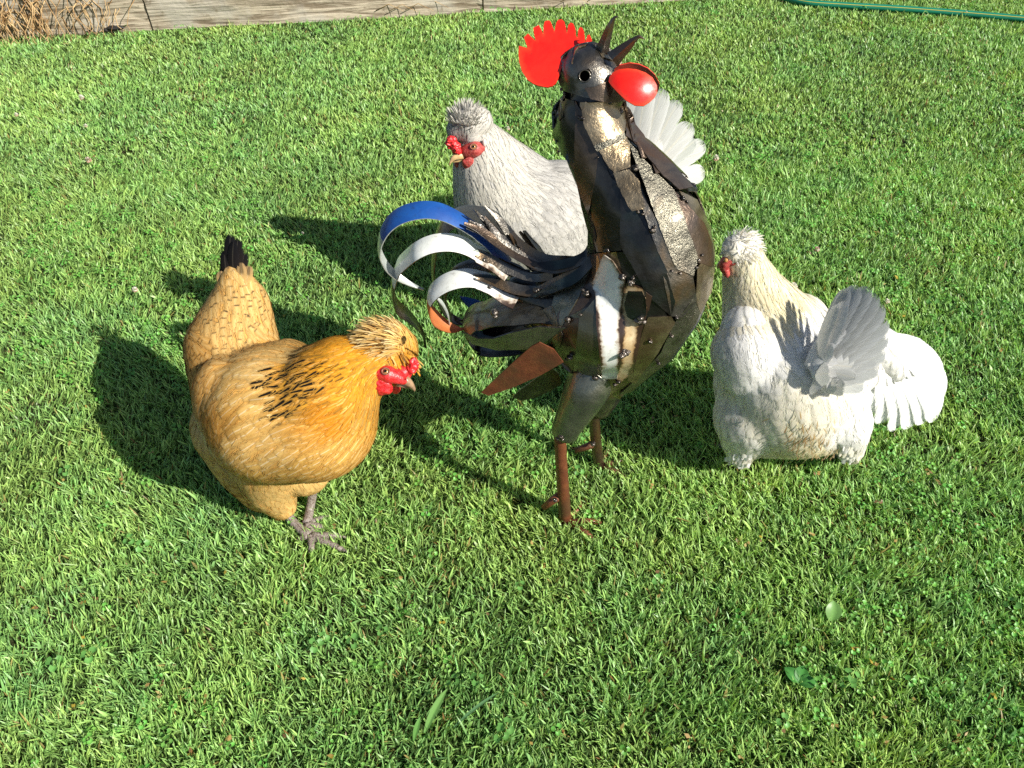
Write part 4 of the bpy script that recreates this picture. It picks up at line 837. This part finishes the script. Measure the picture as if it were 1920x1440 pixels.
def plate(poly, mat, off=.003, thick=.0016, holes=(), mirror=False, lift=.0, parent=None, name='plate', smooth_in=6, bvh=None, warp=.0012, seed=0):
    """sheet cut to an outline and beaten over the core"""
    bvh = bvh or rb; P = [Vector(p) for p in poly]; B = []
    for i in range(len(P)):
        a, c = P[i], P[(i + 1) % len(P)]; n = max(1, int((c - a).length / 6))
        for k in range(n): B.append(a + (c - a) * k / n)
    xs = [p.x for p in P]; ys = [p.y for p in P]; st = 7
    def inside(q):
        r = False
        for i in range(len(P)):
            a, c = P[i], P[i - 1]
            if (a.y > q.y) != (c.y > q.y) and q.x < (c.x - a.x) * (q.y - a.y) / (c.y - a.y) + a.x: r = not r
        return r
    def bd(q): 
        m = 1e9
        for i in range(len(P)):
            a, c = P[i], P[(i + 1) % len(P)]; e = c - a; t = max(0, min(1, (q - a).dot(e) / max(e.length_squared, 1e-9))); m = min(m, (q - a - e * t).length)
        return m
    V2 = list(B); E = [(i, (i + 1) % len(B)) for i in range(len(B))]
    for hx, hy, hr in holes:
        k0 = len(V2)
        for k in range(20): V2.append(Vector((hx + hr * math.cos(k * math.pi / 10), hy + hr * math.sin(k * math.pi / 10))))
        E += [(k0 + k, k0 + (k + 1) % 20) for k in range(20)]
    for x in np.arange(min(xs), max(xs), st):
        for y in np.arange(min(ys), max(ys), st):
            q = Vector((x + random.uniform(-1, 1), y + random.uniform(-1, 1)))
            if inside(q) and bd(q) > 3 and all((q - Vector((h[0], h[1]))).length > h[2] + 2 for h in holes): V2.append(q)
    vo, eo, fo, *_ = delaunay_2d_cdt(V2, E, [], 1, 1e-4); vo = [Vector(v) for v in vo]
    fo = [f for f in fo if all((sum((vo[i] for i in f), Vector((0, 0))) / len(f) - Vector((h[0], h[1]))).length > h[2] * .97 for h in holes)]
    top = []; nor = []; ed = []; lastt = 1.15
    org = MIR if mirror else CO
    for q in vo:
        d = ray(q.x, q.y).normalized()
        if mirror: d = Vector((d.x, -d.y, d.z))
        loc, n, _, t = bvh.ray_cast(org, d)
        if loc is None or n.dot(d) > -.08:
            # over the rim: go on round the side
            best = None
            for tt in np.linspace(.75, 1.6, 45):
                l, nn, ii, dd = bvh.find_nearest(org + d * tt)
                if best is None or dd < best[2]: best = (l, nn, dd)
            loc, n = best[0], best[1]
            if best[2] > .002 and not mirror:
                vv = (org + d * ((best[0] - org).dot(d))) - loc
                if vv.length > 1e-6: loc = loc + vv.normalized() * min(vv.length * .8, .006)
        e = bd(q) ; ed.append(min(e / 26, 1)); k = mn.noise(Vector((q.x * .02 + seed, q.y * .02, seed * 1.7)))
        n = n.normalized(); top.append(loc + n * (off + warp * (k + .3) + lift * max(0, 1 - e / 12))); nor.append(n)
    # relax slightly
    nv = len(top); V = [tuple(p) for p in top] + [tuple(p - n * thick) for p, n in zip(top, nor)]; F = []; cnt = {}
    for f in fo:
        f = list(f); a, c, d_ = (top[f[0]], top[f[1]], top[f[2]]); g = (c - a).cross(d_ - a)
        if g.dot(nor[f[0]]) < 0: f = f[::-1]
        F.append(tuple(f)); F.append(tuple(i + nv for i in f[::-1]))
        for i in range(len(f)): cnt.setdefault(frozenset((f[i], f[(i + 1) % len(f)])), []).append((f[i], f[(i + 1) % len(f)]))
    ntop = len(F)
    for k, v in cnt.items():
        if len(v) == 1: i, j = v[0]; F.append((j, i, i + nv, j + nv))
    me = bpy.data.meshes.new(name); me.from_pydata(V, [], F); attr_f(me, 'edge', ed + ed); me.polygons.foreach_set('use_smooth', [i < ntop for i in range(len(F))]); me.update()
    # crisp rim
    me.validate(); o = link(name, me, parent or b, [M[mat]])
    es = {frozenset(e) for e in cnt if len(cnt[e]) == 1}
    for e in me.edges:
        vs = frozenset(e.vertices)
        if vs in es or frozenset(i - nv for i in vs) in es: e.use_edge_sharp = True
    return o
Z = lambda pts, ox, oy, s: [(ox + x / s, oy + y / s) for x, y in pts]
PL = [
    # body, lower layers first
    ([(1110, 476), (1150, 470), (1130, 560), (1100, 640), (1072, 700), (1040, 650), (1050, 590), (1085, 540)], 'brown', .0030),
    ([(1040, 610), (1110, 575), (1125, 640), (1130, 730), (1090, 745), (1055, 700)], 'green_steel', .0026),
    ([(1092, 595), (1122, 560), (1128, 640), (1118, 700), (1098, 715), (1080, 690)], 'green_steel', .0050),
    ([(1125, 475), (1160, 470), (1185, 490), (1215, 550), (1200, 700), (1160, 745), (1120, 720)], 'tan_steel', .0024),
    ([(1160, 470), (1180, 470), (1250, 590), (1240, 620), (1196, 700), (1190, 600), (1175, 520)], 'black_steel', .0032),
    ([(1175, 525), (1205, 535), (1222, 548), (1212, 590), (1196, 640), (1188, 690), (1158, 715), (1160, 640), (1168, 560)], 'cream', .0046),
    ([(1182, 540), (1206, 540), (1214, 560), (1212, 582), (1198, 598), (1180, 588), (1176, 566)], 'black_steel', .0078),
    ([(1212, 540), (1222, 548), (1216, 575), (1212, 560)], 'cream', .0090),
    ([(1141, 474), (1156, 486), (1178, 522), (1166, 600), (1160, 700), (1130, 702), (1120, 600), (1121, 530)], 'white', .0066),
    ([(1196, 640), (1215, 590), (1255, 588), (1262, 600), (1230, 655), (1190, 712), (1176, 706)], 'tan_steel', .0040),
    ([(1264, 596), (1290, 560), (1310, 540), (1322, 535), (1300, 600), (1250, 672), (1180, 728), (1160, 732), (1190, 705), (1235, 655)], 'grey_steel', .0034),
    ([(1300, 500), (1326, 470), (1330, 500), (1325, 545), (1306, 585), (1298, 560)], 'tan_steel', .0040),
    # breast
    ([(1164, 345), (1180, 370), (1200, 410), (1240, 480), (1262, 560), (1255, 588), (1215, 550), (1185, 490), (1168, 460)], 'black_steel', .0046),
    ([(1235, 480), (1290, 500), (1300, 560), (1275, 590), (1255, 588)], 'steel', .0040),
    ([(1255, 360), (1280, 385), (1310, 420), (1326, 460), (1328, 500), (1302, 492), (1270, 440), (1258, 400)], 'brown', .0046),
    ([(1268, 362), (1300, 378), (1325, 425), (1334, 480), (1331, 520), (1322, 520), (1312, 450), (1290, 400)], 'tan_steel', .0030),
    ([(1168, 268), (1195, 300), (1225, 330), (1256, 362), (1275, 410), (1300, 485), (1292, 515), (1262, 500), (1232, 420), (1205, 350)], 'grey_steel', .0060),
    ([(1194, 352), (1235, 425), (1262, 500), (1255, 520), (1232, 470), (1205, 395), (1190, 360)], 'steel', .0050),
    # neck
    ([(1040, 205), (1062, 185), (1082, 190), (1085, 250), (1084, 318), (1060, 285), (1046, 255)], 'black_steel', .0036),
    ([(1084, 190), (1100, 225), (1122, 275), (1120, 340), (1112, 400), (1098, 365), (1084, 320), (1082, 250)], 'brown', .0050),
    ([(1121, 280), (1145, 330), (1165, 352), (1168, 400), (1170, 466), (1128, 470), (1118, 430), (1116, 360)], 'black_steel', .0046),
    ([(1086, 322), (1100, 360), (1116, 400), (1126, 440), (1124, 472), (1110, 474), (1112, 430), (1098, 385)], 'black_steel', .0040),
    ([(1116, 268), (1165, 262), (1172, 280), (1178, 318), (1152, 326), (1135, 305)], 'tan_steel', .0074),
    ([(1150, 326), (1176, 322), (1196, 345), (1207, 392), (1186, 396), (1166, 362)], 'tan_steel', .0072),
    ([(1092, 192), (1160, 188), (1163, 240), (1159, 258), (1138, 266), (1114, 272), (1098, 238)], 'tan_steel', .0082),
    ([(1114, 272), (1160, 256), (1164, 268), (1119, 284)], 'grey_steel', .0090),
    ([(1156, 204), (1170, 212), (1180, 245), (1215, 290), (1250, 322), (1286, 362), (1262, 364), (1230, 335), (1190, 287), (1163, 262), (1160, 235)], 'brown', .0092),
    ([(1265, 340), (1294, 352), (1300, 366), (1282, 366), (1262, 350)], 'black_steel', .0060),
]
for i, (poly, mt, of) in enumerate(PL): plate(poly, mt, of + .0015, seed=i, lift=.0008)
# head shell with the eye hole
plate([(1064, 112), (1085, 97), (1110, 92), (1135, 98), (1155, 118), (1163, 140), (1166, 170), (1160, 186), (1135, 190), (1100, 182), (1068, 170), (1057, 145)], 'steel', .0085, holes=[(1099, 143, 10)], seed=31, name='head_plate')
plate([(1100, 165), (1135, 155), (1165, 165), (1163, 186), (1135, 192), (1108, 186)], 'brown', .0105, seed=32, name='head_plate')
p, n = hit(rb, 1099, 143); mb = MB(); rot = n.to_track_quat('Z', 'Y').to_matrix(); Q = [p + n * .0095 + rot @ Vector((math.cos(a) * R(10.4, p), math.sin(a) * R(10.4, p), 0)) for a in np.linspace(0, 2 * math.pi, 25)]; mb.tube(Q, [.0009] * 25, 6); mb.build('eye_hole_rim', M['steel'], b)
Q = [p + n * .0009, p + n * .0088]; mb = MB(); V, F = tube_geo(Q, [R(10, p)] * 2, 20, False); mb.add(V, F); V, F = tube_geo([p + n * .0007, p + n * .0011], [R(10, p)] * 2, 20, True); mb.add(V, F); mb.build('eye_hole', m_plain('dark_hollow', (.003, .003, .003), .9, spec=.05), b)  # black cup: the darkness inside the hole is put into its colour
# far side of the body, same sheets laid the other way
for i in (1, 3, 6, 10, 11, 12, 14, 15, 16, 18, 19, 20, 22, 23, 24, 26):
    poly, mt, of = PL[i]; plate([(x + random.uniform(-6, 6), y + 18 + random.uniform(-6, 6)) for x, y in poly], mt, of + .002, mirror=True, seed=i + 50)
# hull plates round the rump and flanks
for i, (poly, mt) in enumerate([
    ([(1045, 545), (1090, 520), (1115, 500), (1090, 560), (1050, 625), (1035, 590)], 'green_steel'),
    ([(985, 590), (1040, 575), (1060, 625), (1050, 660), (1010, 648), (985, 630)], 'grey_steel'),
    ([(1000, 520), (1060, 505), (1110, 490), (1080, 540), (1020, 560)], 'green_steel')]): plate(poly, mt, .005 + .001 * i, seed=70 + i)

# ---- flat cut-out parts: sheet built at its own depth
def sheet(name, pts, yfun, mat, thick=.002, parent=None, back=None, bow=0.0):
    P = [Vector(p) for p in pts]; B = []
    for i in range(len(P)):
        a, c = P[i], P[(i + 1) % len(P)]; n = max(1, int((c - a).length / 6))
        for k in range(n): B.append(a + (c - a) * k / n)
    nb = len(B); V2 = list(B); E = [(i, (i + 1) % nb) for i in range(nb)]; xs = [p.x for p in P]; ys = [p.y for p in P]
    for x in np.arange(min(xs), max(xs), 7):
        for y in np.arange(min(ys), max(ys), 7):
            q = Vector((x, y)); r = False
            for i in range(len(P)):
                a, c = P[i], P[i - 1]
                if (a.y > q.y) != (c.y > q.y) and q.x < (c.x - a.x) * (q.y - a.y) / (c.y - a.y) + a.x: r = not r
            if r and min((q - z).length for z in B) > 3: V2.append(q)
    vo, eo, fo, *_ = delaunay_2d_cdt(V2, E, [], 1, 1e-4)
    top = [W(v[0], v[1], yfun(v[0], v[1])) for v in vo]; nn = Vector((0, 0, 0))
    for f in fo: nn += (top[f[1]] - top[f[0]]).cross(top[f[2]] - top[f[0]])
    nn.normalize(); 
    if nn.dot(CO - top[0]) < 0: nn = -nn
    nv = len(top); V = [tuple(p + nn * thick * .5) for p in top] + [tuple(p - nn * thick * .5) for p in top]; F = []; mi = []; cnt = {}
    for f in fo:
        f = list(f); g = (top[f[1]] - top[f[0]]).cross(top[f[2]] - top[f[0]])
        if g.dot(nn) < 0: f = f[::-1]
        F += [tuple(f), tuple(i + nv for i in f[::-1])]; mi += [0, 1]
        for i in range(len(f)): cnt.setdefault(frozenset((f[i], f[(i + 1) % len(f)])), []).append((f[i], f[(i + 1) % len(f)]))
    for k, v in cnt.items():
        if len(v) == 1: i, j = v[0]; F.append((j, i, i + nv, j + nv)); mi.append(1)
    me = bpy.data.meshes.new(name); me.from_pydata(V, [], F); o = link(name, me, parent or b, [M[mat], M[back or mat]]); me.polygons.foreach_set('material_index', mi)
    me.polygons.foreach_set('use_smooth', [m_ == 0 or len(f_) == 3 for m_, f_ in zip(mi, F)]); rim = {k for k, v in cnt.items() if len(v) == 1}
    for e_ in me.edges:
        if frozenset(e_.vertices) in rim or frozenset(i - nv for i in e_.vertices) in rim: e_.use_edge_sharp = True
    e = []
    for v in vo: e.append(min(min((Vector(v) - z).length for z in B) / 26, 1))
    attr_f(me, 'edge', e + e); me.update(); return o
comb = Z([(80, 400), (75, 480), (82, 580), (115, 690), (180, 785), (240, 825), (300, 850), (400, 866), (450, 850), (490, 820), (525, 755), (555, 660), (585, 610), (640, 510), (700, 485), (780, 470), (860, 440), (905, 430), (900, 330), (873, 272), (850, 282), (828, 360), (812, 240), (790, 196), (765, 190), (745, 230), (738, 310), (722, 290), (712, 200), (690, 150), (660, 140), (632, 170), (620, 260), (605, 180), (590, 130), (560, 103), (520, 108), (500, 140), (478, 240), (450, 160), (432, 122), (410, 115), (370, 125), (358, 170), (355, 275), (325, 205), (302, 168), (240, 200), (250, 270), (268, 345), (215, 295), (182, 262), (135, 305), (150, 350), (178, 425)], 960, 20, 6)
sheet('comb', comb, lambda x, y: .905 - (x - 1080) * .00012 + (110 - y) * .0005, 'redpaint', .0025, back='redpaint')
wat = Z([(1085, 800), (1095, 750), (1130, 700), (1200, 662), (1300, 652), (1400, 662), (1500, 698), (1580, 755), (1630, 845), (1632, 925), (1600, 985), (1545, 1035), (1480, 1076), (1380, 1070), (1280, 1012), (1190, 925), (1120, 850)], 960, 20, 6)
sheet('wattle', wat, lambda x, y: .858 + ((x - 1190) ** 2 + (y - 160) ** 2) * 4e-6 + (150 - y) * .0004, 'redpaint', .002, back='darkred')
wat2 = Z([(1150, 660), (1210, 610), (1330, 585), (1430, 600), (1530, 645), (1610, 720), (1660, 820), (1655, 870), (1610, 960), (1500, 1020), (1380, 1000), (1250, 900), (1160, 760)], 960, 20, 6)
sheet('wattle', wat2, lambda x, y: .895 - ((x - 1190) ** 2 + (y - 160) ** 2) * 5e-6, 'darkred', .002, back='redpaint')
def horn(name, rows, mat):
    """folded, hooked sheet: rows (px,py,Y,half width px)"""
    Q = crom(rows, 6); mb = MB(); P = [W(*q[:3]) for q in Q]; V = []; n = len(P)
    for i in range(n):
        t = (P[min(i + 1, n - 1)] - P[max(i - 1, 0)]).normalized(); vd = (CO - P[i]).normalized(); s_ = t.cross(vd).normalized(); r = R(Q[i][3], P[i])
        V += [P[i] + s_ * r - vd * r * .3, P[i] + vd * r * .75, P[i] - s_ * r - vd * r * .3, P[i] - vd * r * .2]
    F = []
    for i in range(n - 1):
        for k in range(4): F.append((i * 4 + k, i * 4 + (k + 1) % 4, i * 4 + 4 + (k + 1) % 4, i * 4 + 4 + k))
    F += [(0, 1, 2, 3), tuple((n - 1) * 4 + k for k in range(4))]; mb.add(V, F); return mb.build(name, M[mat], b, False)
horn('upper_beak', [(1127, 101, .90, 15), (1133, 82, .898, 11), (1141, 58, .896, 8), (1148, 40, .895, 4.5), (1154, 32, .895, 2.2), (1160, 32, .895, .6)], 'steel')
horn('lower_beak', [(1148, 112, .885, 16), (1160, 101, .882, 13), (1178, 85, .88, 9), (1190, 74, .878, 5), (1199, 69, .878, 3), (1209, 74, .878, .6)], 'brown')

# ---- tail strips
def ribbon(name, rows, width, mats, wdir=Vector((0, 1, 0)), thick=.0013, taper=(0, 0), n=8, twist=0.0, camb=.10):
    """rows (px,py,Y,...). mats: list of (until, outer, inner)"""
    Q = crom([r[:3] for r in rows], n); Q[:, 2] += .045 + .05 * np.clip((1060 - Q[:, 0]) / 160, 0, 1); P = [W(*q) for q in Q]; N = len(P); V = []; F = []; MI = []; ed = []; names = []
    for u, a, c in mats:
        for m_ in (a, c):
            if m_ not in names: names.append(m_)
    lens = [0.0]
    for i in range(1, N): lens.append(lens[-1] + (P[i] - P[i - 1]).length)
    T = lens[-1]; prevn = None
    for i in range(N):
        f = lens[i] / T; t = (P[min(i + 1, N - 1)] - P[max(i - 1, 0)]).normalized(); wv = (Matrix.Rotation(twist * f, 3, t) @ wdir); wv = (wv - t * wv.dot(t)).normalized(); nn = wv.cross(t).normalized()
        k = 1.0
        if taper[0] and f < taper[0]: k = .25 + .75 * f / taper[0]
        if taper[1] and f > 1 - taper[1]: k = max(.05, (1 - f) / taper[1]) ** .7
        for c in (-.5, -.25, 0, .25, .5):
            q = P[i] + wv * width * k * c + nn * (-camb * width * (4 * c * c)); V.append(q)
            ed.append(min(1, (.5 - abs(c)) * .6 + .5 - .5 * max(0, 1 - 6 * lens[i] / T)))
    nv = len(V)
    for i in range(nv):
        r = i // 5; t = (P[min(r + 1, N - 1)] - P[max(r - 1, 0)]).normalized(); wv = (wdir - t * wdir.dot(t)).normalized(); V.append(V[i] - wv.cross(t).normalized() * thick)
    def mi(i, side):
        f = lens[i] / T
        for u, a, c in mats:
            if f <= u: return names.index(a if side == 0 else c)
        return names.index(mats[-1][1 + side])
    for i in range(N - 1):
        for j in range(4):
            F.append((i * 5 + j, i * 5 + j + 1, i * 5 + j + 6, i * 5 + j + 5)); MI.append(mi(i, 0))
            F.append((nv + i * 5 + j, nv + i * 5 + j + 5, nv + i * 5 + j + 6, nv + i * 5 + j + 1)); MI.append(mi(i, 1))
        for j in (0, 4): F.append((i * 5 + j, i * 5 + j + 5, nv + i * 5 + j + 5, nv + i * 5 + j)); MI.append(mi(i, 1))
    for r in (0, N - 1):
        for j in range(4): F.append((r * 5 + j, r * 5 + j + 1, nv + r * 5 + j + 1, nv + r * 5 + j)); MI.append(mi(r, 1))
    me = bpy.data.meshes.new(name); me.from_pydata([tuple(v) for v in V], [], F); o = link(name, me, b, [M[x] for x in names]); me.polygons.foreach_set('material_index', MI); me.polygons.foreach_set('use_smooth', [True] * len(F)); attr_f(me, 'edge', ed + ed)
    bm = bmesh.new(); bm.from_mesh(me); bmesh.ops.recalc_face_normals(bm, faces=bm.faces)
    for e in bm.edges:
        if len(e.link_faces) == 2 and e.calc_face_angle(0) > .9: e.smooth = False
    bm.to_mesh(me); bm.free(); return o
Z3 = lambda pts, Y, dY=0: [(690 + x / 5.335, 370 + y / 5.335, Y + dY * max(0, i - 7) * 1.6) for i, (x, y) in enumerate(pts)]
WD = Vector((-.12, 1, .32))
ribbon('tail_strip', Z3([(1420, 660), (1330, 560), (1190, 400), (1040, 285), (880, 190), (740, 130), (590, 108), (440, 125), (300, 175), (190, 260), (120, 370), (95, 480), (105, 580), (160, 690), (240, 775), (320, 830), (430, 890), (550, 935)], .80), .030, [(.64, 'blue', 'palemetal'), (1, 'palemetal', 'palemetal')], WD, taper=(0, .35))
ribbon('tail_strip', Z3([(1420, 760), (1270, 640), (1120, 550), (1000, 480), (870, 440), (730, 436), (590, 465), (460, 530), (360, 610), (285, 690), (248, 790), (228, 900), (240, 1030), (290, 1120), (380, 1190), (460, 1270), (520, 1350), (550, 1420), (560, 1500)], .78, .0065), .031, [(.52, 'white', 'brown'), (1, 'brown', 'steel')], WD, taper=(0, .3))
ribbon('tail_strip', Z3([(1500, 1020), (1380, 960), (1230, 860), (1080, 800), (940, 795), (800, 830), (690, 890), (610, 970), (588, 1060), (610, 1160), (680, 1240), (770, 1300), (860, 1330), (960, 1330)], .77), .032, [(.58, 'white', 'brown'), (.63, 'white', 'brown'), (1, 'orange', 'orange')], WD, taper=(0, .2))
ribbon('tail_strip', [(990, 478, .84), (962, 440, .85), (935, 415, .85), (900, 400, .85), (865, 400, .85), (835, 418, .85), (815, 450, .85), (808, 500, .85), (815, 550, .85), (835, 590, .85), (868, 605, .85)], .032, [(.36, 'cream', 'brown'), (1, 'brown', 'brown')], WD, taper=(.2, .2))
ribbon('tail_strip', [(1000, 520, .82), (950, 500, .82), (900, 495, .82), (860, 505, .82), (835, 530, .82), (832, 565, .82), (845, 600, .82), (870, 612, .82)], .024, [(1, 'steel', 'brown')], WD, taper=(.1, .2))
ribbon('tail_strip', [(815, 557, .775), (828, 570, .775), (838, 590, .775), (842, 612, .775)], .008, [(1, 'palemetal', 'palemetal')], WD, taper=(.2, .3))
ribbon('tail_strip', [(920, 590, .84), (895, 575, .84), (872, 562, .845), (862, 556, .85)], .020, [(1, 'blue', 'blue')], Vector((.3, .6, .6)), taper=(0, .5))
# narrow dark barbs over the strip roots
for pts, Y, wd, mt in [([(876, 422), (915, 440), (960, 475), (1010, 500), (1060, 505)], .775, .022, 'steel'), ([(905, 400), (930, 425), (965, 462), (1010, 492), (1080, 495)], .80, .018, 'steel'), ([(895, 405), (925, 440), (960, 470)], .79, .012, 'black_steel'),
                       ([(865, 466), (905, 480), (950, 505), (1000, 522), (1040, 520)], .77, .020, 'steel'), ([(890, 522), (930, 530), (980, 545), (1030, 545), (1090, 520)], .765, .026, 'brown'), ([(975, 440), (1000, 470), (1030, 498), (1090, 492)], .83, .018, 'steel'),
                       ([(955, 445), (985, 480), (1030, 510), (1100, 500), (1125, 475)], .80, .024, 'brown'), ([(1000, 545), (1040, 530), (1085, 510), (1110, 485)], .765, .020, 'steel'), ([(1000, 500), (1050, 500), (1095, 488), (1115, 465)], .78, .018, 'black_steel')]:
    for rp in range(3):
        jx, jy = random.gauss(0, 5), random.gauss(0, 6); m2 = random.choice([mt, mt, 'brown', 'black_steel', 'steel'])
        ribbon('tail_barb', [(x + jx + random.gauss(0, 2), y + jy * (1 - i / len(pts)) + random.gauss(0, 2), Y + .004 * i + rp * .004) for i, (x, y) in enumerate(pts)], wd * random.uniform(.45, .75), [(1, m2, m2)], Vector((.1 + random.gauss(0, .15), .75, .6)), taper=(.30, 0), thick=.0016, camb=.03, twist=random.gauss(0, .5))
# curled scoop under the tail, inside coloured black for the shade in its hollow
ribbon('tail_scoop', [(1050, 580, .765), (1010, 575, .76), (965, 578, .755), (925, 580, .755), (892, 588, .76), (873, 602, .765), (868, 620, .768), (880, 640, .77), (910, 650, .772), (955, 650, .775), (1000, 642, .785), (1040, 632, .80)], .060, [(.5, 'grey_steel', 'black_steel'), (1, 'green_steel', 'black_steel')], Vector((-.15, 1, -.12)))
ribbon('tail_scoop', [(1040, 600, .80), (990, 605, .80), (940, 612, .80), (905, 622, .80)], .055, [(1, 'black_steel', 'black_steel')], Vector((0, .5, .7)))
sheet('tail_scoop', [(868, 622), (884, 644), (930, 656), (1000, 654), (1052, 645), (1070, 615), (1010, 612), (962, 622), (925, 634), (895, 634)], lambda x, y: .762 + abs(x - 960) * .00012 + (y - 620) * .0006, 'green_steel', .0018, back='black_steel')
sheet('spur_plate', Z([(745, 1290), (790, 1310), (940, 1260), (1120, 1180), (1260, 1100), (1200, 1020), (1110, 975), (1060, 1000), (980, 1070), (860, 1180)], 680, 350, 3.348), lambda x, y: .752 + (1060 - x) * .00008, 'rust', .002)
sheet('spur_plate', Z([(940, 1320), (1000, 1342), (1090, 1320), (1180, 1280), (1250, 1235), (1230, 1170), (1190, 1140), (1130, 1170), (1050, 1230), (980, 1280)], 680, 350, 3.348), lambda x, y: .83, 'steel', .002)
sheet('spur_plate', [(970, 655), (1000, 668), (1020, 640), (1000, 628), (975, 640)], lambda x, y: .82, 'black_steel', .002)

# ---- legs
def rleg(th, sh, toes, spur, mt):
    mb = MB(); mb.ptube(th, 5, 18); o = mb.build('thigh', M['green_steel'] if mt == 0 else M['steel'], b)
    Q = crom(sh, 4); P = [W(*q[:3]) for q in Q]; mb = MB(); mb.tube(P, [R(q[3], p) for q, p in zip(Q, P)], 12); o2 = mb.build('shank', M['rust'] if mt == 0 else M['brown'], b)
    mb = MB(); mb.tube([W(*s[:3]) for s in spur], [R(s[3], W(*s[:3])) for s in spur], 9); mb.build('toe', M['rust'], o2)
    base = G(sh[-1][0], sh[-1][1] + 2, .004)
    for dx, dy in toes:
        mb = MB(); mb.tube([base, base + Vector((dx * .5, dy * .5, .002)), base + Vector((dx * .8, dy * .8, -.006))], [.0055, .005, .003], 9); mb.build('toe', M['rust'], o2)
rleg([(1118, 690, .805, 44), (1100, 730, .79, 43), (1082, 765, .782, 36), (1066, 795, .776, 29), (1058, 812, .775, 26)], [(1050, 815, .775, 12), (1052, 860, .773, 11.5), (1056, 920, .771, 12), (1060, 976, .770, 12)], [(.065, -.045), (.085, .0), (.05, .055)], [(1052, 928, .772, 9), (1036, 938, .768, 8), (1019, 952, .764, 6)], 0)
rleg([(1140, 690, .87, 44), (1130, 735, .885, 36), (1120, 765, .89, 26)], [(1113, 755, .89, 10.5), (1115, 800, .889, 10.5), (1119, 840, .888, 10.5), (1123, 872, .888, 10.5)], [(.06, -.03), (.075, .02), (.03, .06)], [(1116, 830, .888, 8), (1104, 836, .884, 7), (1078, 845, .88, 6)], 1)
# ---- weld beads and rivets
mb = None
wl = [(1135, 190, 7), (1150, 187, 5), (1160, 210, 8), (1092, 222, 7), (1088, 335 - 115, 4), (1120, 275, 4), (1160, 262, 4), (1187, 321, 8), (1222, 432, 8), (1196, 398, 5), (1204, 402, 4), (1262, 358, 5), (1272, 360, 4), (1280, 340, 5), (1272, 378, 6), (1279, 383, 4), (1300, 487, 5), (1306, 478, 4), (1296, 500, 5),
      (1270, 510, 4), (1256, 505, 4), (1147, 465, 5), (1143, 468, 4), (1172, 516, 9), (1186, 524, 8), (1190, 517, 5), (1104, 556, 10), (1072, 599, 8), (1198, 594, 11), (1208, 597, 7), (1166, 655, 11), (1172, 652, 7), (1117, 697, 8), (1080, 690, 6), (1074, 660, 8), (1068, 664, 5), (1217, 632, 6), (1255, 622, 5), (1230, 672, 5),
      (1161, 706, 6), (1155, 712, 5), (1263, 590, 5), (1094, 592, 5), (1050, 516, 6), (1012, 518, 7), (988, 509, 8), (1060, 545, 6), (1010, 548, 7), (1014, 547, 5), (1056, 516, 8), (927, 586, 10), (1007, 582, 5), (918, 538, 6), (908, 487, 5), (1053, 818, 9), (1059, 822, 7), (1046, 822, 6), (1112, 833, 6), (1041, 938, 6),
      (1155, 122, 5), (1160, 128, 5), (1148, 118, 5), (1146, 150, 6), (1150, 154, 4), (1110, 100, 4), (1075, 98, 4), (1120, 97, 4), (1096, 99, 3), (1145, 108, 4), (1058, 125, 3), (1066, 168, 5), (1070, 176, 4), (1046, 216, 3), (1054, 212, 3), (1046, 284, 3), (1100, 192, 3), (1122, 294, 3), (1158, 348, 3), (1060, 985, 8)]
for k, (x, y, r) in enumerate(wl):
    p, n = hit(rb, x, y)
    q = CO + ray(x, y).normalized() * (p - CO).length
    if (p - q).length > .012:      # beads on strips and legs
        Yb = .765 if x < 1040 and y < 700 else (.77 if x < 1100 else .885); p = W(x, y, Yb - .012); n = (CO - p).normalized()
    else: p = p + n * .0085
    mb = MB(); rr = R(r, p) * .82
    for j in range(3 if r > 6 else 2): mb.ico(p + Vector((random.gauss(0, 1), random.gauss(0, 1), random.gauss(0, 1))) * rr * (.0 if j == 0 else .45), rr * (1 if j == 0 else .65), 2, (1, 1, .75), 0, .25, k + j)
    mb.build('weld_bead', M['weld'], b)
